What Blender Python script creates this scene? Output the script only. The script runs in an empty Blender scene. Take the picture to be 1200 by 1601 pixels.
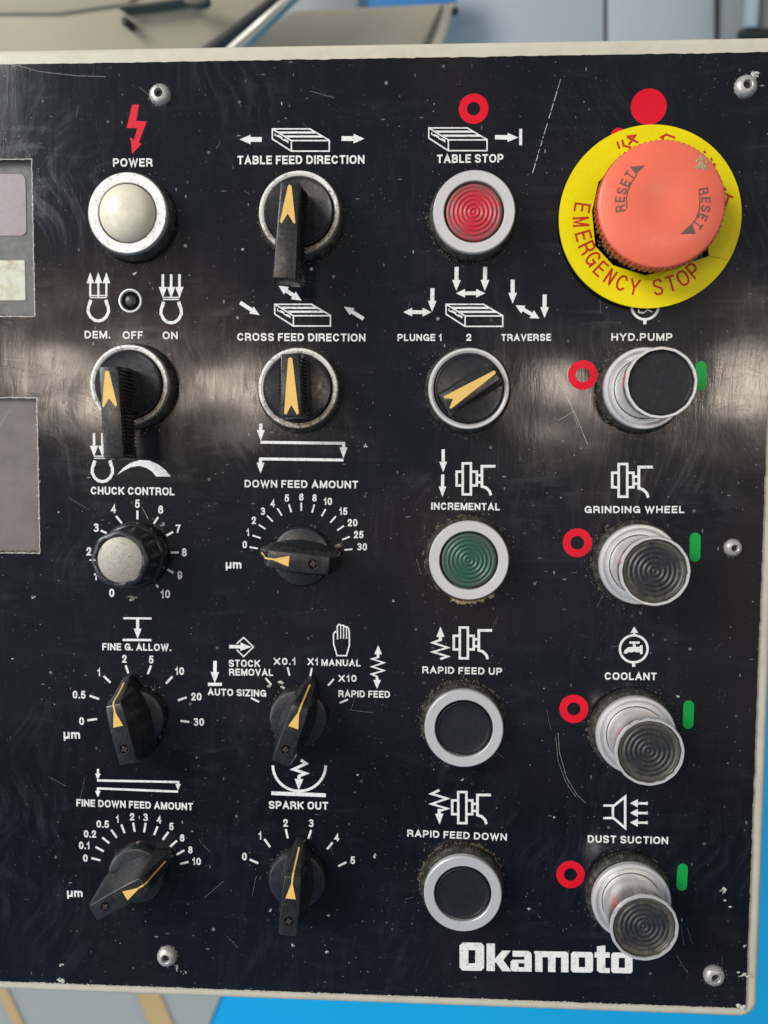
import bpy, bmesh, math, random
from mathutils import Vector, Matrix
random.seed(7)
PI = math.pi
sc = bpy.context.scene
COL = sc.collection

# ------------------------------------------------------------------ camera
# The panel has its own frame in millimetres: x right, y up, z out of the plate.
# PANEL puts that frame into the world (metres), leaning back by 15 degrees.
TILT = math.radians(15)
PANEL = Matrix.Translation((0, 0, 1.12)) @ Matrix.Rotation(PI / 2 - TILT, 4, 'X') @ Matrix.Scale(0.001, 4)
F = 1200.0                                   # focal length in photograph pixels (1200 wide)
DIST = 280.0                                 # camera to plate, mm
r1 = Vector((0.99902, 0.00930, -0.04312)).normalized()
r2 = Vector((-0.00920, 0.99820, 0.05936)); r2 = (r2 - r1 * r1.dot(r2)).normalized()
nn = r1.cross(r2)
RCV = Matrix((r1, -r2, -nn)).transposed()    # columns: panel axes in camera (cv) space
flip = Matrix(((1, 0, 0), (0, -1, 0), (0, 0, -1)))
RCAM = (flip @ RCV).transposed()             # camera axes in the panel frame
cam_data = bpy.data.cameras.new('camera')
cam = bpy.data.objects.new('camera', cam_data); COL.objects.link(cam)
cam_data.sensor_fit = 'HORIZONTAL'; cam_data.sensor_width = 36.0; cam_data.lens = 36.0
cam_data.clip_start = 0.01; cam_data.clip_end = 60
cam_data.dof.use_dof = True
cam_data.dof.focus_distance = (DIST - 6) / 1000
cam_data.dof.aperture_fstop = 14.0
rot_world = (PANEL.to_3x3().normalized() @ RCAM)
cam.matrix_world = Matrix.Translation(PANEL @ Vector((0, 0, DIST))) @ rot_world.to_4x4()
sc.camera = cam

# ------------------------------------------------------------------ light
world = bpy.data.worlds.new('World'); sc.world = world; world.use_nodes = True
bg = world.node_tree.nodes['Background']
bg.inputs[0].default_value = (0.88, 0.94, 1.0, 1); bg.inputs[1].default_value = 0.27
sc.view_settings.view_transform = 'Standard'; sc.view_settings.look = 'None'
sc.view_settings.exposure = 0.16; sc.view_settings.gamma = 1.0

def area(name, loc, target, sx, sy, power, color):
    """loc and target in the panel frame (mm), sizes in metres"""
    d = bpy.data.lights.new(name, 'AREA'); d.shape = 'RECTANGLE'; d.size = sx; d.size_y = sy
    d.energy = power; d.color = color
    o = bpy.data.objects.new(name, d); COL.objects.link(o)
    p = PANEL @ Vector(loc); t = PANEL @ Vector(target)
    o.rotation_euler = (t - p).to_track_quat('-Z', 'Y').to_euler(); o.location = p
    return o
area('left_light', (-2100, 1300, 1700), (0, 0, 0), 1.6, 1.2, 80, (0.975, 0.985, 1.0))  # broad window light from the left
area('left_light', (-2300, -500, 2100), (0, 0, 0), 0.4, 1.3, 19, (0.93, 0.96, 1.0))  # narrow low lamp added to put edge highlights on the knobs
area('ceiling_tube', (-990, 243, 2000), (0, 0, 0), 0.28, 0.035, 3.3, (1.0, 0.84, 0.68))
area('ceiling_tube', (-560, 225, 2000), (0, 0, 0), 0.18, 0.035, 2.0, (1.0, 0.84, 0.68))
area('ceiling_tube', (420, 215, 2000), (0, 0, 0), 0.10, 0.035, 1.6, (1.0, 0.84, 0.68))
area('ceiling_tube', (1010, 235, 2000), (0, 0, 0), 0.20, 0.035, 2.9, (1.0, 0.84, 0.68))

# ------------------------------------------------------------------ helpers
def ray(px, py):
    return (RCV.transposed() @ Vector(((px - 600) / F, (py - 800.5) / F, 1.0)))
def P(px, py, z=0.0):
    """point of the panel frame at height z that the photograph shows at px, py"""
    d = ray(px, py); s = (z - DIST) / d.z
    return Vector((d.x * s, d.y * s, z))
def PXMM(px, py, z=0.0):
    return (P(px + 5, py, z) - P(px - 5, py, z)).length / 10

def tag(o, label=None, cat=None, group=None, kind=None):
    if label: o['label'] = label
    if cat: o['category'] = cat
    if group: o['group'] = group
    if kind: o['kind'] = kind
    return o

def mesh_from(name, verts, faces, smooth=None):
    me = bpy.data.meshes.new(name); me.from_pydata([tuple(v) for v in verts], [], faces); me.update()
    if smooth is not None:
        for p in me.polygons: p.use_smooth = True
        me.set_sharp_from_angle(angle=math.radians(smooth))
    return me

def link(name, me, mat, parent=None, loc=(0, 0, 0), rotz=0.0, label=None):
    o = bpy.data.objects.new(name, me)
    if mat and len(me.materials) == 0: me.materials.append(mat)
    COL.objects.link(o); o.parent = parent; o.location = loc; o.rotation_euler = (0, 0, rotz)
    if label: o['label'] = label
    return o

def lathe(profile, seg=96, mod=None, closed=False):
    """profile: list of (r, z); mod(i_profile, angle) -> radius factor"""
    V = []; Fc = []
    n = len(profile)
    for k in range(seg):
        a = 2 * PI * k / seg
        for i, (r, z) in enumerate(profile):
            rr = r * (mod(i, k) if mod else 1)
            V.append((rr * math.cos(a), rr * math.sin(a), z))
    m = n if closed else n - 1
    for k in range(seg):
        k2 = (k + 1) % seg
        for i in range(m):
            j = (i + 1) % n
            a, b, c, d = k * n + i, k2 * n + i, k2 * n + j, k * n + j
            Fc.append((a, b, c, d))
    # collapse poles
    return V, Fc

def lathe_mesh(name, profile, seg=96, mod=None, closed=False, smooth=35):
    V, Fc = lathe(profile, seg, mod, closed)
    bm = bmesh.new()
    bv = [bm.verts.new(v) for v in V]
    for f in Fc:
        try: bm.faces.new([bv[i] for i in f])
        except ValueError: pass
    bmesh.ops.remove_doubles(bm, verts=bm.verts, dist=0.0005)
    bmesh.ops.recalc_face_normals(bm, faces=bm.faces)
    me = bpy.data.meshes.new(name); bm.to_mesh(me); bm.free()
    for p in me.polygons: p.use_smooth = True
    me.set_sharp_from_angle(angle=math.radians(smooth))
    return me

def prism_bm(bottom, top, bevel=0.0, seg=2, cap_bottom=True):
    """loft between two equal-length rings of 3-D points"""
    bm = bmesh.new()
    b = [bm.verts.new(v) for v in bottom]; t = [bm.verts.new(v) for v in top]
    n = len(b)
    bm.faces.new(t)
    if cap_bottom: bm.faces.new(b[::-1])
    for i in range(n):
        bm.faces.new((b[i], b[(i + 1) % n], t[(i + 1) % n], t[i]))
    bmesh.ops.recalc_face_normals(bm, faces=bm.faces)
    if bevel:
        bmesh.ops.bevel(bm, geom=list(bm.edges), offset=bevel, segments=seg, profile=0.5, affect='EDGES')
    return bm

def bm_mesh(name, bm, smooth=30):
    me = bpy.data.meshes.new(name); bm.to_mesh(me); bm.free()
    if smooth is not None:
        for p in me.polygons: p.use_smooth = True
        me.set_sharp_from_angle(angle=math.radians(smooth))
    return me

def merge(bm, other):
    """append bmesh other to bm"""
    me = bpy.data.meshes.new('tmp'); other.to_mesh(me); other.free()
    bm.from_mesh(me); bpy.data.meshes.remove(me)

# ---- flat print: strokes and filled outlines on a plane
class Print:
    def __init__(self, z=0.05):
        self.V = []; self.Fc = []; self.z = z; self.n = 0
    def lift(self):
        self.n += 1
        return self.z + 0.0035 * (self.n % 9)
    def stroke(self, pts, w, closed=False, cap=True):
        """pts: mm points (Vector xy), w: mm"""
        pts = [Vector((p[0], p[1])) for p in pts]
        q = [pts[0]]
        for p in pts[1:]:
            if (p - q[-1]).length > 1e-5: q.append(p)
        pts = q; n = len(pts)
        if n < 2: return
        h = w / 2
        if cap and not closed:
            d0 = (pts[1] - pts[0]).normalized(); d1 = (pts[-1] - pts[-2]).normalized()
            pts[0] = pts[0] - d0 * h; pts[-1] = pts[-1] + d1 * h
        z = self.lift(); base = len(self.V)
        for i in range(n):
            if closed:
                a = (pts[i] - pts[i - 1]).normalized(); b = (pts[(i + 1) % n] - pts[i]).normalized()
            else:
                a = (pts[i] - pts[i - 1]).normalized() if i > 0 else (pts[1] - pts[0]).normalized()
                b = (pts[i + 1] - pts[i]).normalized() if i < n - 1 else a
            t = a + b
            if t.length < 1e-4: t = b.copy()
            t.normalize(); nrm = Vector((-t.y, t.x))
            c = max(0.38, abs(t.dot(b)))
            o = nrm * (h / c)
            self.V.append((pts[i].x + o.x, pts[i].y + o.y, z)); self.V.append((pts[i].x - o.x, pts[i].y - o.y, z))
        m = n if closed else n - 1
        for i in range(m):
            j = (i + 1) % n
            self.Fc.append((base + 2 * i + 1, base + 2 * j + 1, base + 2 * j, base + 2 * i))
    def fill(self, pts):
        z = self.lift(); base = len(self.V)
        for p in pts: self.V.append((p[0], p[1], z))
        a = sum(pts[i - 1][0] * pts[i][1] - pts[i][0] * pts[i - 1][1] for i in range(len(pts)))
        idx = list(range(base, base + len(pts)))
        self.Fc.append(tuple(idx if a > 0 else idx[::-1]))
    def ring(self, c, R, r, seg=48):
        z = self.lift(); base = len(self.V)
        for k in range(seg):
            a = 2 * PI * k / seg
            self.V.append((c[0] + R * math.cos(a), c[1] + R * math.sin(a), z))
            self.V.append((c[0] + r * math.cos(a), c[1] + r * math.sin(a), z))
        for k in range(seg):
            j = (k + 1) % seg
            self.Fc.append((base + 2 * k, base + 2 * j, base + 2 * j + 1, base + 2 * k + 1))
    # photo-pixel versions
    def s(self, pxs, wpx, closed=False, cap=False):
        m = PXMM(*pxs[0]); self.stroke([P(*p) for p in pxs], wpx * m, closed, cap)
    def f(self, pxs): self.fill([P(*p) for p in pxs])
    def arrow(self, a, b, w=6, hw=13, hl=17, double=False):
        """block arrow from pixel a to tip pixel b"""
        A = Vector(a); B = Vector(b); d = (B - A); L = d.length; d.normalize(); n = Vector((-d.y, d.x))
        if double:
            pts = [A, A + d * hl + n * hw / 2, A + d * hl + n * w / 2, B - d * hl + n * w / 2, B - d * hl + n * hw / 2, B,
                   B - d * hl - n * hw / 2, B - d * hl - n * w / 2, A + d * hl - n * w / 2, A + d * hl - n * hw / 2]
        else:
            pts = [A + n * w / 2, B - d * hl + n * w / 2, B - d * hl + n * hw / 2, B, B - d * hl - n * hw / 2,
                   B - d * hl - n * w / 2, A - n * w / 2]
        self.f(pts)
    def build(self, name, mat, parent, label=None):
        vs = self.V
        cx = sum(v[0] for v in vs) / len(vs); cy = sum(v[1] for v in vs) / len(vs)
        me = mesh_from(name, [(v[0] - cx, v[1] - cy, v[2]) for v in vs], self.Fc)
        return link(name, me, mat, parent, (cx, cy, 0), 0, label)

# ---- a bold grotesque drawn with strokes; u,v run over the centre lines of the outer strokes
def arcp(cx, cy, rx, ry, a0, a1, n=8):
    return [(cx + rx * math.cos(math.radians(a0 + (a1 - a0) * i / n)), cy + ry * math.sin(math.radians(a0 + (a1 - a0) * i / n))) for i in range(n + 1)]
def superell(n=24, e=2.5):
    out = []
    for i in range(n):
        a = 2 * PI * i / n; c, s = math.cos(a), math.sin(a)
        out.append((0.5 + 0.5 * math.copysign(abs(c) ** (2 / e), c), 0.5 + 0.5 * math.copysign(abs(s) ** (2 / e), s)))
    return out
O_ = superell()
Cc = [p for p in arcp(.5, .5, .5, .5, 40, 320, 16)]
G = {
 'A': (.80, [[(0, 0), (.5, 1), (1, 0)], [(.2, .3), (.8, .3)]]),
 'B': (.72, [[(0, 0), (0, 1), (.6, 1)] + arcp(.6, .76, .33, .24, 90, -90, 6) + [(0, .52)], [(0, 0), (.6, 0)] + arcp(.6, .26, .4, .26, -90, 90, 6)]),
 'C': (.78, [Cc]),
 'D': (.76, [[(0, 0), (0, 1), (.45, 1)] + arcp(.45, .5, .55, .5, 90, -90, 10) + [(0, 0)]]),
 'E': (.64, [[(1, 1), (0, 1), (0, 0), (1, 0)], [(0, .51), (.9, .51)]]),
 'F': (.60, [[(1, 1), (0, 1), (0, 0)], [(0, .49), (.85, .49)]]),
 'G': (.80, [arcp(.5, .5, .5, .5, 42, 330, 16) + [(1, .44), (.6, .44)], [(1, .4), (1, 0)]]),
 'H': (.74, [[(0, 0), (0, 1)], [(1, 0), (1, 1)], [(0, .5), (1, .5)]]),
 'I': (.19, [[(.5, 0), (.5, 1)]]),
 'K': (.76, [[(0, 0), (0, 1)], [(1, 1), (.05, .38)], [(.35, .58), (1, 0)]]),
 'L': (.60, [[(0, 1), (0, 0), (1, 0)]]),
 'M': (.88, [[(0, 0), (0, 1)], [(1, 0), (1, 1)], [(.06, .95), (.5, .05), (.94, .95)]]),
 'N': (.76, [[(0, 0), (0, 1)], [(1, 0), (1, 1)], [(.04, .97), (.96, .03)]]),
 'O': (.82, ['c', O_]),
 'P': (.70, [[(0, 0), (0, 1), (.6, 1)] + arcp(.6, .71, .4, .29, 90, -90, 8) + [(0, .42)]]),
 'R': (.74, [[(0, 0), (0, 1), (.6, 1)] + arcp(.6, .73, .36, .27, 90, -90, 8) + [(0, .46)], [(.55, .44), (.85, .38), (.95, .2), (1, 0)]]),
 'S': (.72, [[(.93, .86), (.74, 1), (.3, 1), (.08, .93), (.0, .77), (.08, .61), (.35, .53), (.65, .47), (.92, .39), (1, .23), (.92, .07), (.7, 0), (.26, 0), (.06, .14)]]),
 'T': (.68, [[(0, 1), (1, 1)], [(.5, 0), (.5, .94)]]),
 'U': (.74, [[(0, 1), (0, .35), (.08, .12), (.3, 0), (.7, 0), (.92, .12), (1, .35), (1, 1)]]),
 'V': (.76, [[(0, 1), (.5, 0), (1, 1)]]),
 'W': (1.06, [[(0, 1), (.26, 0), (.5, .93), (.74, 0), (1, 1)]]),
 'X': (.74, [[(0, 0), (1, 1)], [(0, 1), (1, 0)]]),
 'Y': (.74, [[(0, 1), (.5, .42), (1, 1)], [(.5, 0), (.5, .4)]]),
 'Z': (.66, [[(0, 1), (1, 1), (0, 0), (1, 0)]]),
 '0': (.62, ['c', superell(20, 2.3)]),
 '1': (.40, [[(0, .74), (.55, .8), (.8, 1), (.8, 0)]]),
 '2': (.60, [[(.02, .7), (.1, .9), (.35, 1), (.7, 1), (.93, .88), (.97, .68), (.8, .48), (.3, .2), (.05, 0), (1, 0)]]),
 '3': (.60, [[(.06, .90), (.3, 1), (.7, 1), (.93, .87), (.9, .65), (.7, .54), (.45, .54)], [(.7, .54), (.95, .42), (1, .22), (.85, .06), (.6, 0), (.3, 0), (.03, .10)]]),
 '4': (.62, [[(.74, 0), (.74, 1), (0, .3), (1, .3)]]),
 '5': (.60, [[(.92, 1), (.2, 1), (.08, .5), (.4, .64), (.7, .62), (.93, .48), (1, .3), (.9, .1), (.65, 0), (.3, 0), (.03, .12)]]),
 '6': (.60, [[(.94, .78), (.8, .95), (.5, 1), (.2, .9), (.03, .6), (.0, .35), (.1, .1), (.4, 0), (.7, .02), (.95, .15), (1, .33), (.9, .52), (.6, .62), (.25, .56), (.05, .38)]]),
 '7': (.60, [[(0, 1), (1, 1), (.55, .5), (.35, 0)]]),
 '8': (.60, ['c', arcp(.5, .77, .42, .23, 0, 345, 14), 'c', arcp(.5, .27, .5, .27, 0, 345, 14)]),
 '9': (.60, [[(.06, .22), (.2, .05), (.5, 0), (.8, .1), (.97, .4), (1, .65), (.9, .9), (.6, 1), (.3, .98), (.05, .85), (0, .67), (.1, .48), (.4, .38), (.75, .44), (.95, .62)]]),
 '.': (.19, [[(.5, 0), (.5, .02)]]),
 'm': (.92, [[(0, 0), (0, .70)], [(0, .5), (.1, .66), (.35, .68), (.5, .5), (.5, 0)], [(.5, .5), (.62, .66), (.88, .68), (1, .5), (1, 0)]]),
 'u': (.62, [[(0, -.28), (0, .70)], [(0, .2), (.12, .02), (.5, 0), (.85, .15), (1, .3)], [(1, 0), (1, .70)]]),
}
GAP = .13
def glyph_strokes(ch, t, wf=1.0):
    """strokes in em units (cap height 1) with their outer width"""
    w, st = G[ch]; w = max(w * wf, t); out = []; closed = False
    for s in st:
        if s == 'c': closed = True; continue
        out.append(([(t / 2 + u * (w - t), t / 2 + v * (1 - t)) for u, v in s], closed)); closed = False
    return w, out
def text_width(s, wf=1.0, t=.17, gap=GAP):
    x = 0
    for ch in s:
        x += (.32 if ch == ' ' else glyph_strokes(ch, t, wf)[0]) + (0 if ch == ' ' else gap)
    return x - gap
def write(pr, s, A, B, capmm, t=.17):
    """string from baseline point A to B in mm, stretched to fit"""
    A = Vector(A[:2]); B = Vector(B[:2]); d = B - A; L = d.length; d.normalize(); n = Vector((-d.y, d.x))
    W = text_width(s, 1, t); k = L / (W * capmm)
    x = 0
    for ch in s:
        if ch == ' ': x += .32; continue
        w, st = glyph_strokes(ch, t / max(k, .6) if False else t, 1)
        for pts, cl in st:
            pr.stroke([A + d * ((x + p[0]) * k * capmm) + n * (p[1] * capmm) for p in pts], t * capmm, cl, cap=True)
        x += w + GAP
def write_c(pr, s, C, capmm, t=.17, rot=0.0, wf=1.0, gap=GAP, zmap=None):
    """string centred on C (mm), rotated by rot"""
    W = text_width(s, wf, t, gap); d = Vector((math.cos(rot), math.sin(rot))); n = Vector((-d.y, d.x)); C = Vector(C[:2]); x = -W / 2
    for ch in s:
        if ch == ' ': x += .32; continue
        w, st = glyph_strokes(ch, t, wf)
        for pts, cl in st:
            pr.stroke([C + d * ((x + p[0]) * capmm) + n * ((p[1] - .5) * capmm) for p in pts], t * capmm, cl, cap=True)
        x += w + gap

# ------------------------------------------------------------------ materials
def new_mat(name):
    m = bpy.data.materials.new(name); m.use_nodes = True
    nt = m.node_tree; return m, nt, nt.nodes['Principled BSDF']
def N(nt, typ, **kw):
    n = nt.nodes.new(typ)
    for k, v in kw.items():
        if k.startswith('i_'):
            key = k[2:]
            n.inputs[int(key) if key.isdigit() else key].default_value = v
        else: setattr(n, k, v)
    return n
def coords(nt, scale=(1, 1, 1), rot=(0, 0, 0), rand=True):
    tc = N(nt, 'ShaderNodeTexCoord'); mp = N(nt, 'ShaderNodeMapping')
    mp.inputs['Scale'].default_value = scale; mp.inputs['Rotation'].default_value = rot
    if rand:
        oi = N(nt, 'ShaderNodeObjectInfo'); mu = N(nt, 'ShaderNodeMath', operation='MULTIPLY', i_1=97.0)
        nt.links.new(oi.outputs['Random'], mu.inputs[0])
        va = N(nt, 'ShaderNodeVectorMath', operation='ADD')
        nt.links.new(tc.outputs['Object'], va.inputs[0]); nt.links.new(mu.outputs[0], va.inputs[1])
        nt.links.new(va.outputs[0], mp.inputs['Vector'])
    else: nt.links.new(tc.outputs['Object'], mp.inputs['Vector'])
    return mp.outputs['Vector']
def noise(nt, vec, scale, detail=4, rough=.55, dist=0.0):
    n = N(nt, 'ShaderNodeTexNoise'); n.inputs['Scale'].default_value = scale; n.inputs['Detail'].default_value = detail
    n.inputs['Roughness'].default_value = rough; n.inputs['Distortion'].default_value = dist
    nt.links.new(vec, n.inputs['Vector']); return n.outputs['Fac']
def ramp(nt, fac, stops):
    r = N(nt, 'ShaderNodeValToRGB'); e = r.color_ramp.elements
    while len(e) < len(stops): e.new(0.5)
    for el, (p, c) in zip(e, stops):
        el.position = p; el.color = (c, c, c, 1) if isinstance(c, (int, float)) else (*c, 1)
    nt.links.new(fac, r.inputs[0]); return r.outputs[0]
def mix(nt, fac, a, b, mode='MIX'):
    m = N(nt, 'ShaderNodeMix', data_type='RGBA', blend_type=mode)
    for sock, v in ((m.inputs[0], fac), (m.inputs[6], a), (m.inputs[7], b)):
        if isinstance(v, (int, float)): sock.default_value = v
        elif isinstance(v, tuple): sock.default_value = (*v, 1)
        else: nt.links.new(v, sock)
    return m.outputs[2]
def math_(nt, op, a, b=0.0):
    m = N(nt, 'ShaderNodeMath', operation=op)
    for sock, v in ((m.inputs[0], a), (m.inputs[1], b)):
        if isinstance(v, (int, float)): sock.default_value = v
        else: nt.links.new(v, sock)
    return m.outputs[0]
def bump(nt, bsdf, h, dist, strength=1.0, prev=None):
    b = N(nt, 'ShaderNodeBump'); b.inputs['Distance'].default_value = dist; b.inputs['Strength'].default_value = strength
    nt.links.new(h, b.inputs['Height'])
    if prev: nt.links.new(prev, b.inputs['Normal'])
    nt.links.new(b.outputs[0], bsdf.inputs['Normal']); return b.outputs[0]

def mat_plain(name, color, rough=.45, metal=0.0, grime=.25, gscale=.6, dark=(.05, .045, .04), bumpd=0.00003, spec=.5, speck=None, edge=None):
    m, nt, b = new_mat(name); v = coords(nt)
    g = ramp(nt, noise(nt, v, gscale, 6, .65, .3), [(.46, 0.0), (.72, grime)])
    c = mix(nt, g, color, dark)
    if edge:
        tc = N(nt, 'ShaderNodeTexCoord'); ln = N(nt, 'ShaderNodeVectorMath', operation='LENGTH'); fl = N(nt, 'ShaderNodeVectorMath', operation='MULTIPLY'); fl.inputs[1].default_value = (1, 1, 0)
        nt.links.new(tc.outputs['Object'], fl.inputs[0]); nt.links.new(fl.outputs[0], ln.inputs[0])
        rad = math_(nt, 'ADD', math_(nt, 'MULTIPLY', ln.outputs['Value'], .1), math_(nt, 'MULTIPLY', math_(nt, 'SUBTRACT', noise(nt, v, .35, 5, .7), .5), 1.1))
        c = mix(nt, ramp(nt, rad, [(edge[0], 0.0), (edge[1], edge[2])]), c, edge[3])
    if speck:
        s = ramp(nt, noise(nt, v, 4.2, 2, .5), [(.70, 0.0), (.76, speck)])
        c = mix(nt, s, c, (.42, .41, .38))
    nt.links.new(c, b.inputs['Base Color'])
    nt.links.new(ramp(nt, noise(nt, v, gscale * 2.2, 4), [(.3, max(rough - .09, .05)), (.7, rough + .12)]), b.inputs['Roughness'])
    b.inputs['Metallic'].default_value = metal; b.inputs['Specular IOR Level'].default_value = spec
    bump(nt, b, noise(nt, v, 3.0, 4), bumpd, .6)
    return m

def mat_plate():
    m, nt, b = new_mat('black_plate'); v = coords(nt, rand=False)
    # base: black lacquer with a thin dry film of oil and dust wiped in streaks
    film = noise(nt, v, .018, 5, .6, .6)
    vs = coords(nt, (1.0, .22, 1), (0, 0, math.radians(-24)), rand=False)
    streak = noise(nt, vs, .22, 5, .65, .5)
    vs2 = coords(nt, (.22, 1.0, 1), (0, 0, math.radians(28)), rand=False)
    streak2 = noise(nt, vs2, .16, 5, .7, .8)
    st = math_(nt, 'MULTIPLY', ramp(nt, streak, [(.46, 0.0), (.85, .8)]), ramp(nt, film, [(.35, .15), (.65, 1.0)]))
    st2 = math_(nt, 'MULTIPLY', ramp(nt, streak2, [(.5, 0.0), (.8, 1.0)]), ramp(nt, noise(nt, v, .03, 3), [(.42, 0.0), (.62, 1.0)]))
    # curved wipe marks: arcs of a slowly warped ring pattern
    vw = coords(nt, (1, 1, 1), rand=False)
    wn = N(nt, 'ShaderNodeTexNoise'); wn.inputs['Scale'].default_value = .016; wn.inputs['Detail'].default_value = 1
    nt.links.new(vw, wn.inputs['Vector'])
    wv = N(nt, 'ShaderNodeVectorMath', operation='MULTIPLY'); wv.inputs[1].default_value = (60, 60, 0); nt.links.new(wn.outputs['Color'], wv.inputs[0])
    wa = N(nt, 'ShaderNodeVectorMath', operation='ADD'); nt.links.new(vw, wa.inputs[0]); nt.links.new(wv.outputs[0], wa.inputs[1])
    wm = N(nt, 'ShaderNodeMapping'); wm.inputs['Scale'].default_value = (.30, .045, 1); wm.inputs['Rotation'].default_value = (0, 0, math.radians(-35)); nt.links.new(wa.outputs[0], wm.inputs['Vector'])
    sw = math_(nt, 'MULTIPLY', ramp(nt, noise(nt, wm.outputs[0], 1.0, 5, .68), [(.48, 0.0), (.78, 1.0)]), ramp(nt, noise(nt, v, .018, 3, .5), [(.48, 0.0), (.66, 1.0)]))
    haze = math_(nt, 'ADD', math_(nt, 'MULTIPLY', sw, .62), math_(nt, 'ADD', math_(nt, 'MULTIPLY', st, .3), math_(nt, 'MULTIPLY', st2, .45)))
    col = mix(nt, haze, (.0050, .0054, .0085), (.032, .034, .046))
    col = mix(nt, math_(nt, 'MULTIPLY', ramp(nt, noise(nt, v, .011, 2), [(.5, 0.0), (.68, 1.0)]), .5), col, (.022, .014, .013))
    # fine white specks, nicks and dust
    def specks(scale, thr, density_scale, lo, hi, stretch=(1, 1, 1), rot=0):
        vv = coords(nt, stretch, (0, 0, rot), rand=False)
        vo = N(nt, 'ShaderNodeTexVoronoi', feature='F1'); vo.inputs['Scale'].default_value = scale; vo.inputs['Randomness'].default_value = 1
        nt.links.new(vv, vo.inputs['Vector'])
        d = ramp(nt, vo.outputs['Distance'], [(thr * .45, 1.0), (thr, 0.0)])
        sep = N(nt, 'ShaderNodeSeparateColor'); nt.links.new(vo.outputs['Color'], sep.inputs[0])
        pick = ramp(nt, sep.outputs[0], [(lo, 0.0), (lo + .02, 1.0)])
        dens = ramp(nt, noise(nt, v, density_scale, 3, .6), [(.40, 0.1), (hi, 1.0)])
        val = ramp(nt, sep.outputs[1], [(0.0, .15), (1.0, 1.0)])
        return math_(nt, 'MULTIPLY', math_(nt, 'MULTIPLY', math_(nt, 'MULTIPLY', d, pick), dens), val)
    s1 = specks(.42, .12, .03, .62, .60)
    s2 = specks(.95, .16, .04, .72, .62)
    s3 = specks(.33, .10, .025, .70, .56, (1, .35, 1), math.radians(24))
    s4 = specks(.30, .09, .03, .78, .56, (.3, 1, 1), math.radians(35))
    s5 = specks(.11, .085, .03, .55, .56)
    s = math_(nt, 'MAXIMUM', math_(nt, 'MAXIMUM', s1, math_(nt, 'MULTIPLY', s2, .6)), math_(nt, 'MAXIMUM', math_(nt, 'MAXIMUM', s3, s4), s5))
    col = mix(nt, math_(nt, 'MULTIPLY', s, .85), col, (.46, .46, .44))
    nt.links.new(col, b.inputs['Base Color'])
    rr = ramp(nt, haze, [(0.0, .145), (.8, .36)])
    nt.links.new(math_(nt, 'ADD', rr, math_(nt, 'MULTIPLY', s, .3)), b.inputs['Roughness'])
    b.inputs['Specular IOR Level'].default_value = .38
    n1 = bump(nt, b, noise(nt, v, .020, 2, .35), .0011, 1.0)
    n2 = bump(nt, b, streak, .00004, 1.0, n1)
    # fine hairline swirls: stretched noise in slowly turning directions
    for i, (ang, sc_) in enumerate(((38, 1.9), (-52, 1.7), (74, 2.1))):
        vsc = coords(nt, (1.0, .035, 1), (0, 0, math.radians(ang)), rand=False)
        nz = N(nt, 'ShaderNodeTexNoise'); nz.inputs['Scale'].default_value = sc_; nz.inputs['Detail'].default_value = 3; nz.inputs['Distortion'].default_value = .25
        nt.links.new(vsc, nz.inputs['Vector'])
        msk = ramp(nt, noise(nt, v, .035 + .01 * i, 3, .6, .5), [(.52, 0.0), (.68, 1.0)])
        hh = math_(nt, 'MULTIPLY', ramp(nt, nz.outputs['Fac'], [(.5, 0.0), (.66, 1.0)]), msk)
        n2 = bump(nt, b, hh, .000006, 1.0, n2)
    return m

def mat_alu(name, base=.66, tint=(1, 1, .97), rust=0.0, dirt=.5, rough=.38, metal=.42, grain=.5, pith=.61):
    m, nt, b = new_mat(name); v = coords(nt)
    c0 = tuple(base * t for t in tint)
    gr = noise(nt, v, 1.7, 6, .85)
    c = mix(nt, ramp(nt, gr, [(.38, 0.0), (.62, grain)]), c0, tuple(x * .62 for x in c0))
    pit = ramp(nt, noise(nt, v, .8, 6, .8, .8), [(pith - .07, 0.0), (pith, dirt)])
    c = mix(nt, pit, c, (.05, .042, .032))
    if rust:
        tc = N(nt, 'ShaderNodeTexCoord'); sx = N(nt, 'ShaderNodeSeparateXYZ'); nt.links.new(tc.outputs['Object'], sx.inputs[0])
        low = math_(nt, 'ADD', math_(nt, 'MULTIPLY', sx.outputs['Y'], -.020), math_(nt, 'MULTIPLY', sx.outputs['X'], .006))
        ru = ramp(nt, math_(nt, 'ADD', noise(nt, v, .16, 4, .7, .4), low), [(.50, 0.0), (.74, rust)])
        ru2 = ramp(nt, noise(nt, v, .9, 5, .7), [(.35, .2), (.6, 1.0)])
        c = mix(nt, math_(nt, 'MULTIPLY', ru, ru2), c, (.17, .095, .035))
    nt.links.new(c, b.inputs['Base Color'])
    b.inputs['Metallic'].default_value = .15 if rust else metal
    nt.links.new(math_(nt, 'ADD', math_(nt, 'MULTIPLY', pit, .35), math_(nt, 'ADD', math_(nt, 'MULTIPLY', gr, .15), rough - .05)), b.inputs['Roughness'])
    bump(nt, b, noise(nt, v, 3.5, 5, .7), .00005, .7)
    return m

def mat_print(name, color, wear=.55, rough=.5):
    m, nt, b = new_mat(name); v = coords(nt)
    w = ramp(nt, noise(nt, v, 1.1, 6, .75, .5), [(.54, 0.0), (.64, wear)])
    w2 = ramp(nt, noise(nt, v, .12, 3, .6), [(.35, .0), (.75, .22)])
    c = mix(nt, w, color, (.05, .05, .055)); c = mix(nt, w2, c, tuple(x * .6 for x in color))
    oi = N(nt, 'ShaderNodeObjectInfo'); c = mix(nt, math_(nt, 'MULTIPLY', oi.outputs['Random'], .16 if wear else .0), c, tuple(x * y for x, y in zip(color, (.75, .7, .55))))
    nt.links.new(c, b.inputs['Base Color']); b.inputs['Roughness'].default_value = rough
    b.inputs['Specular IOR Level'].default_value = .22
    return m

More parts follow.
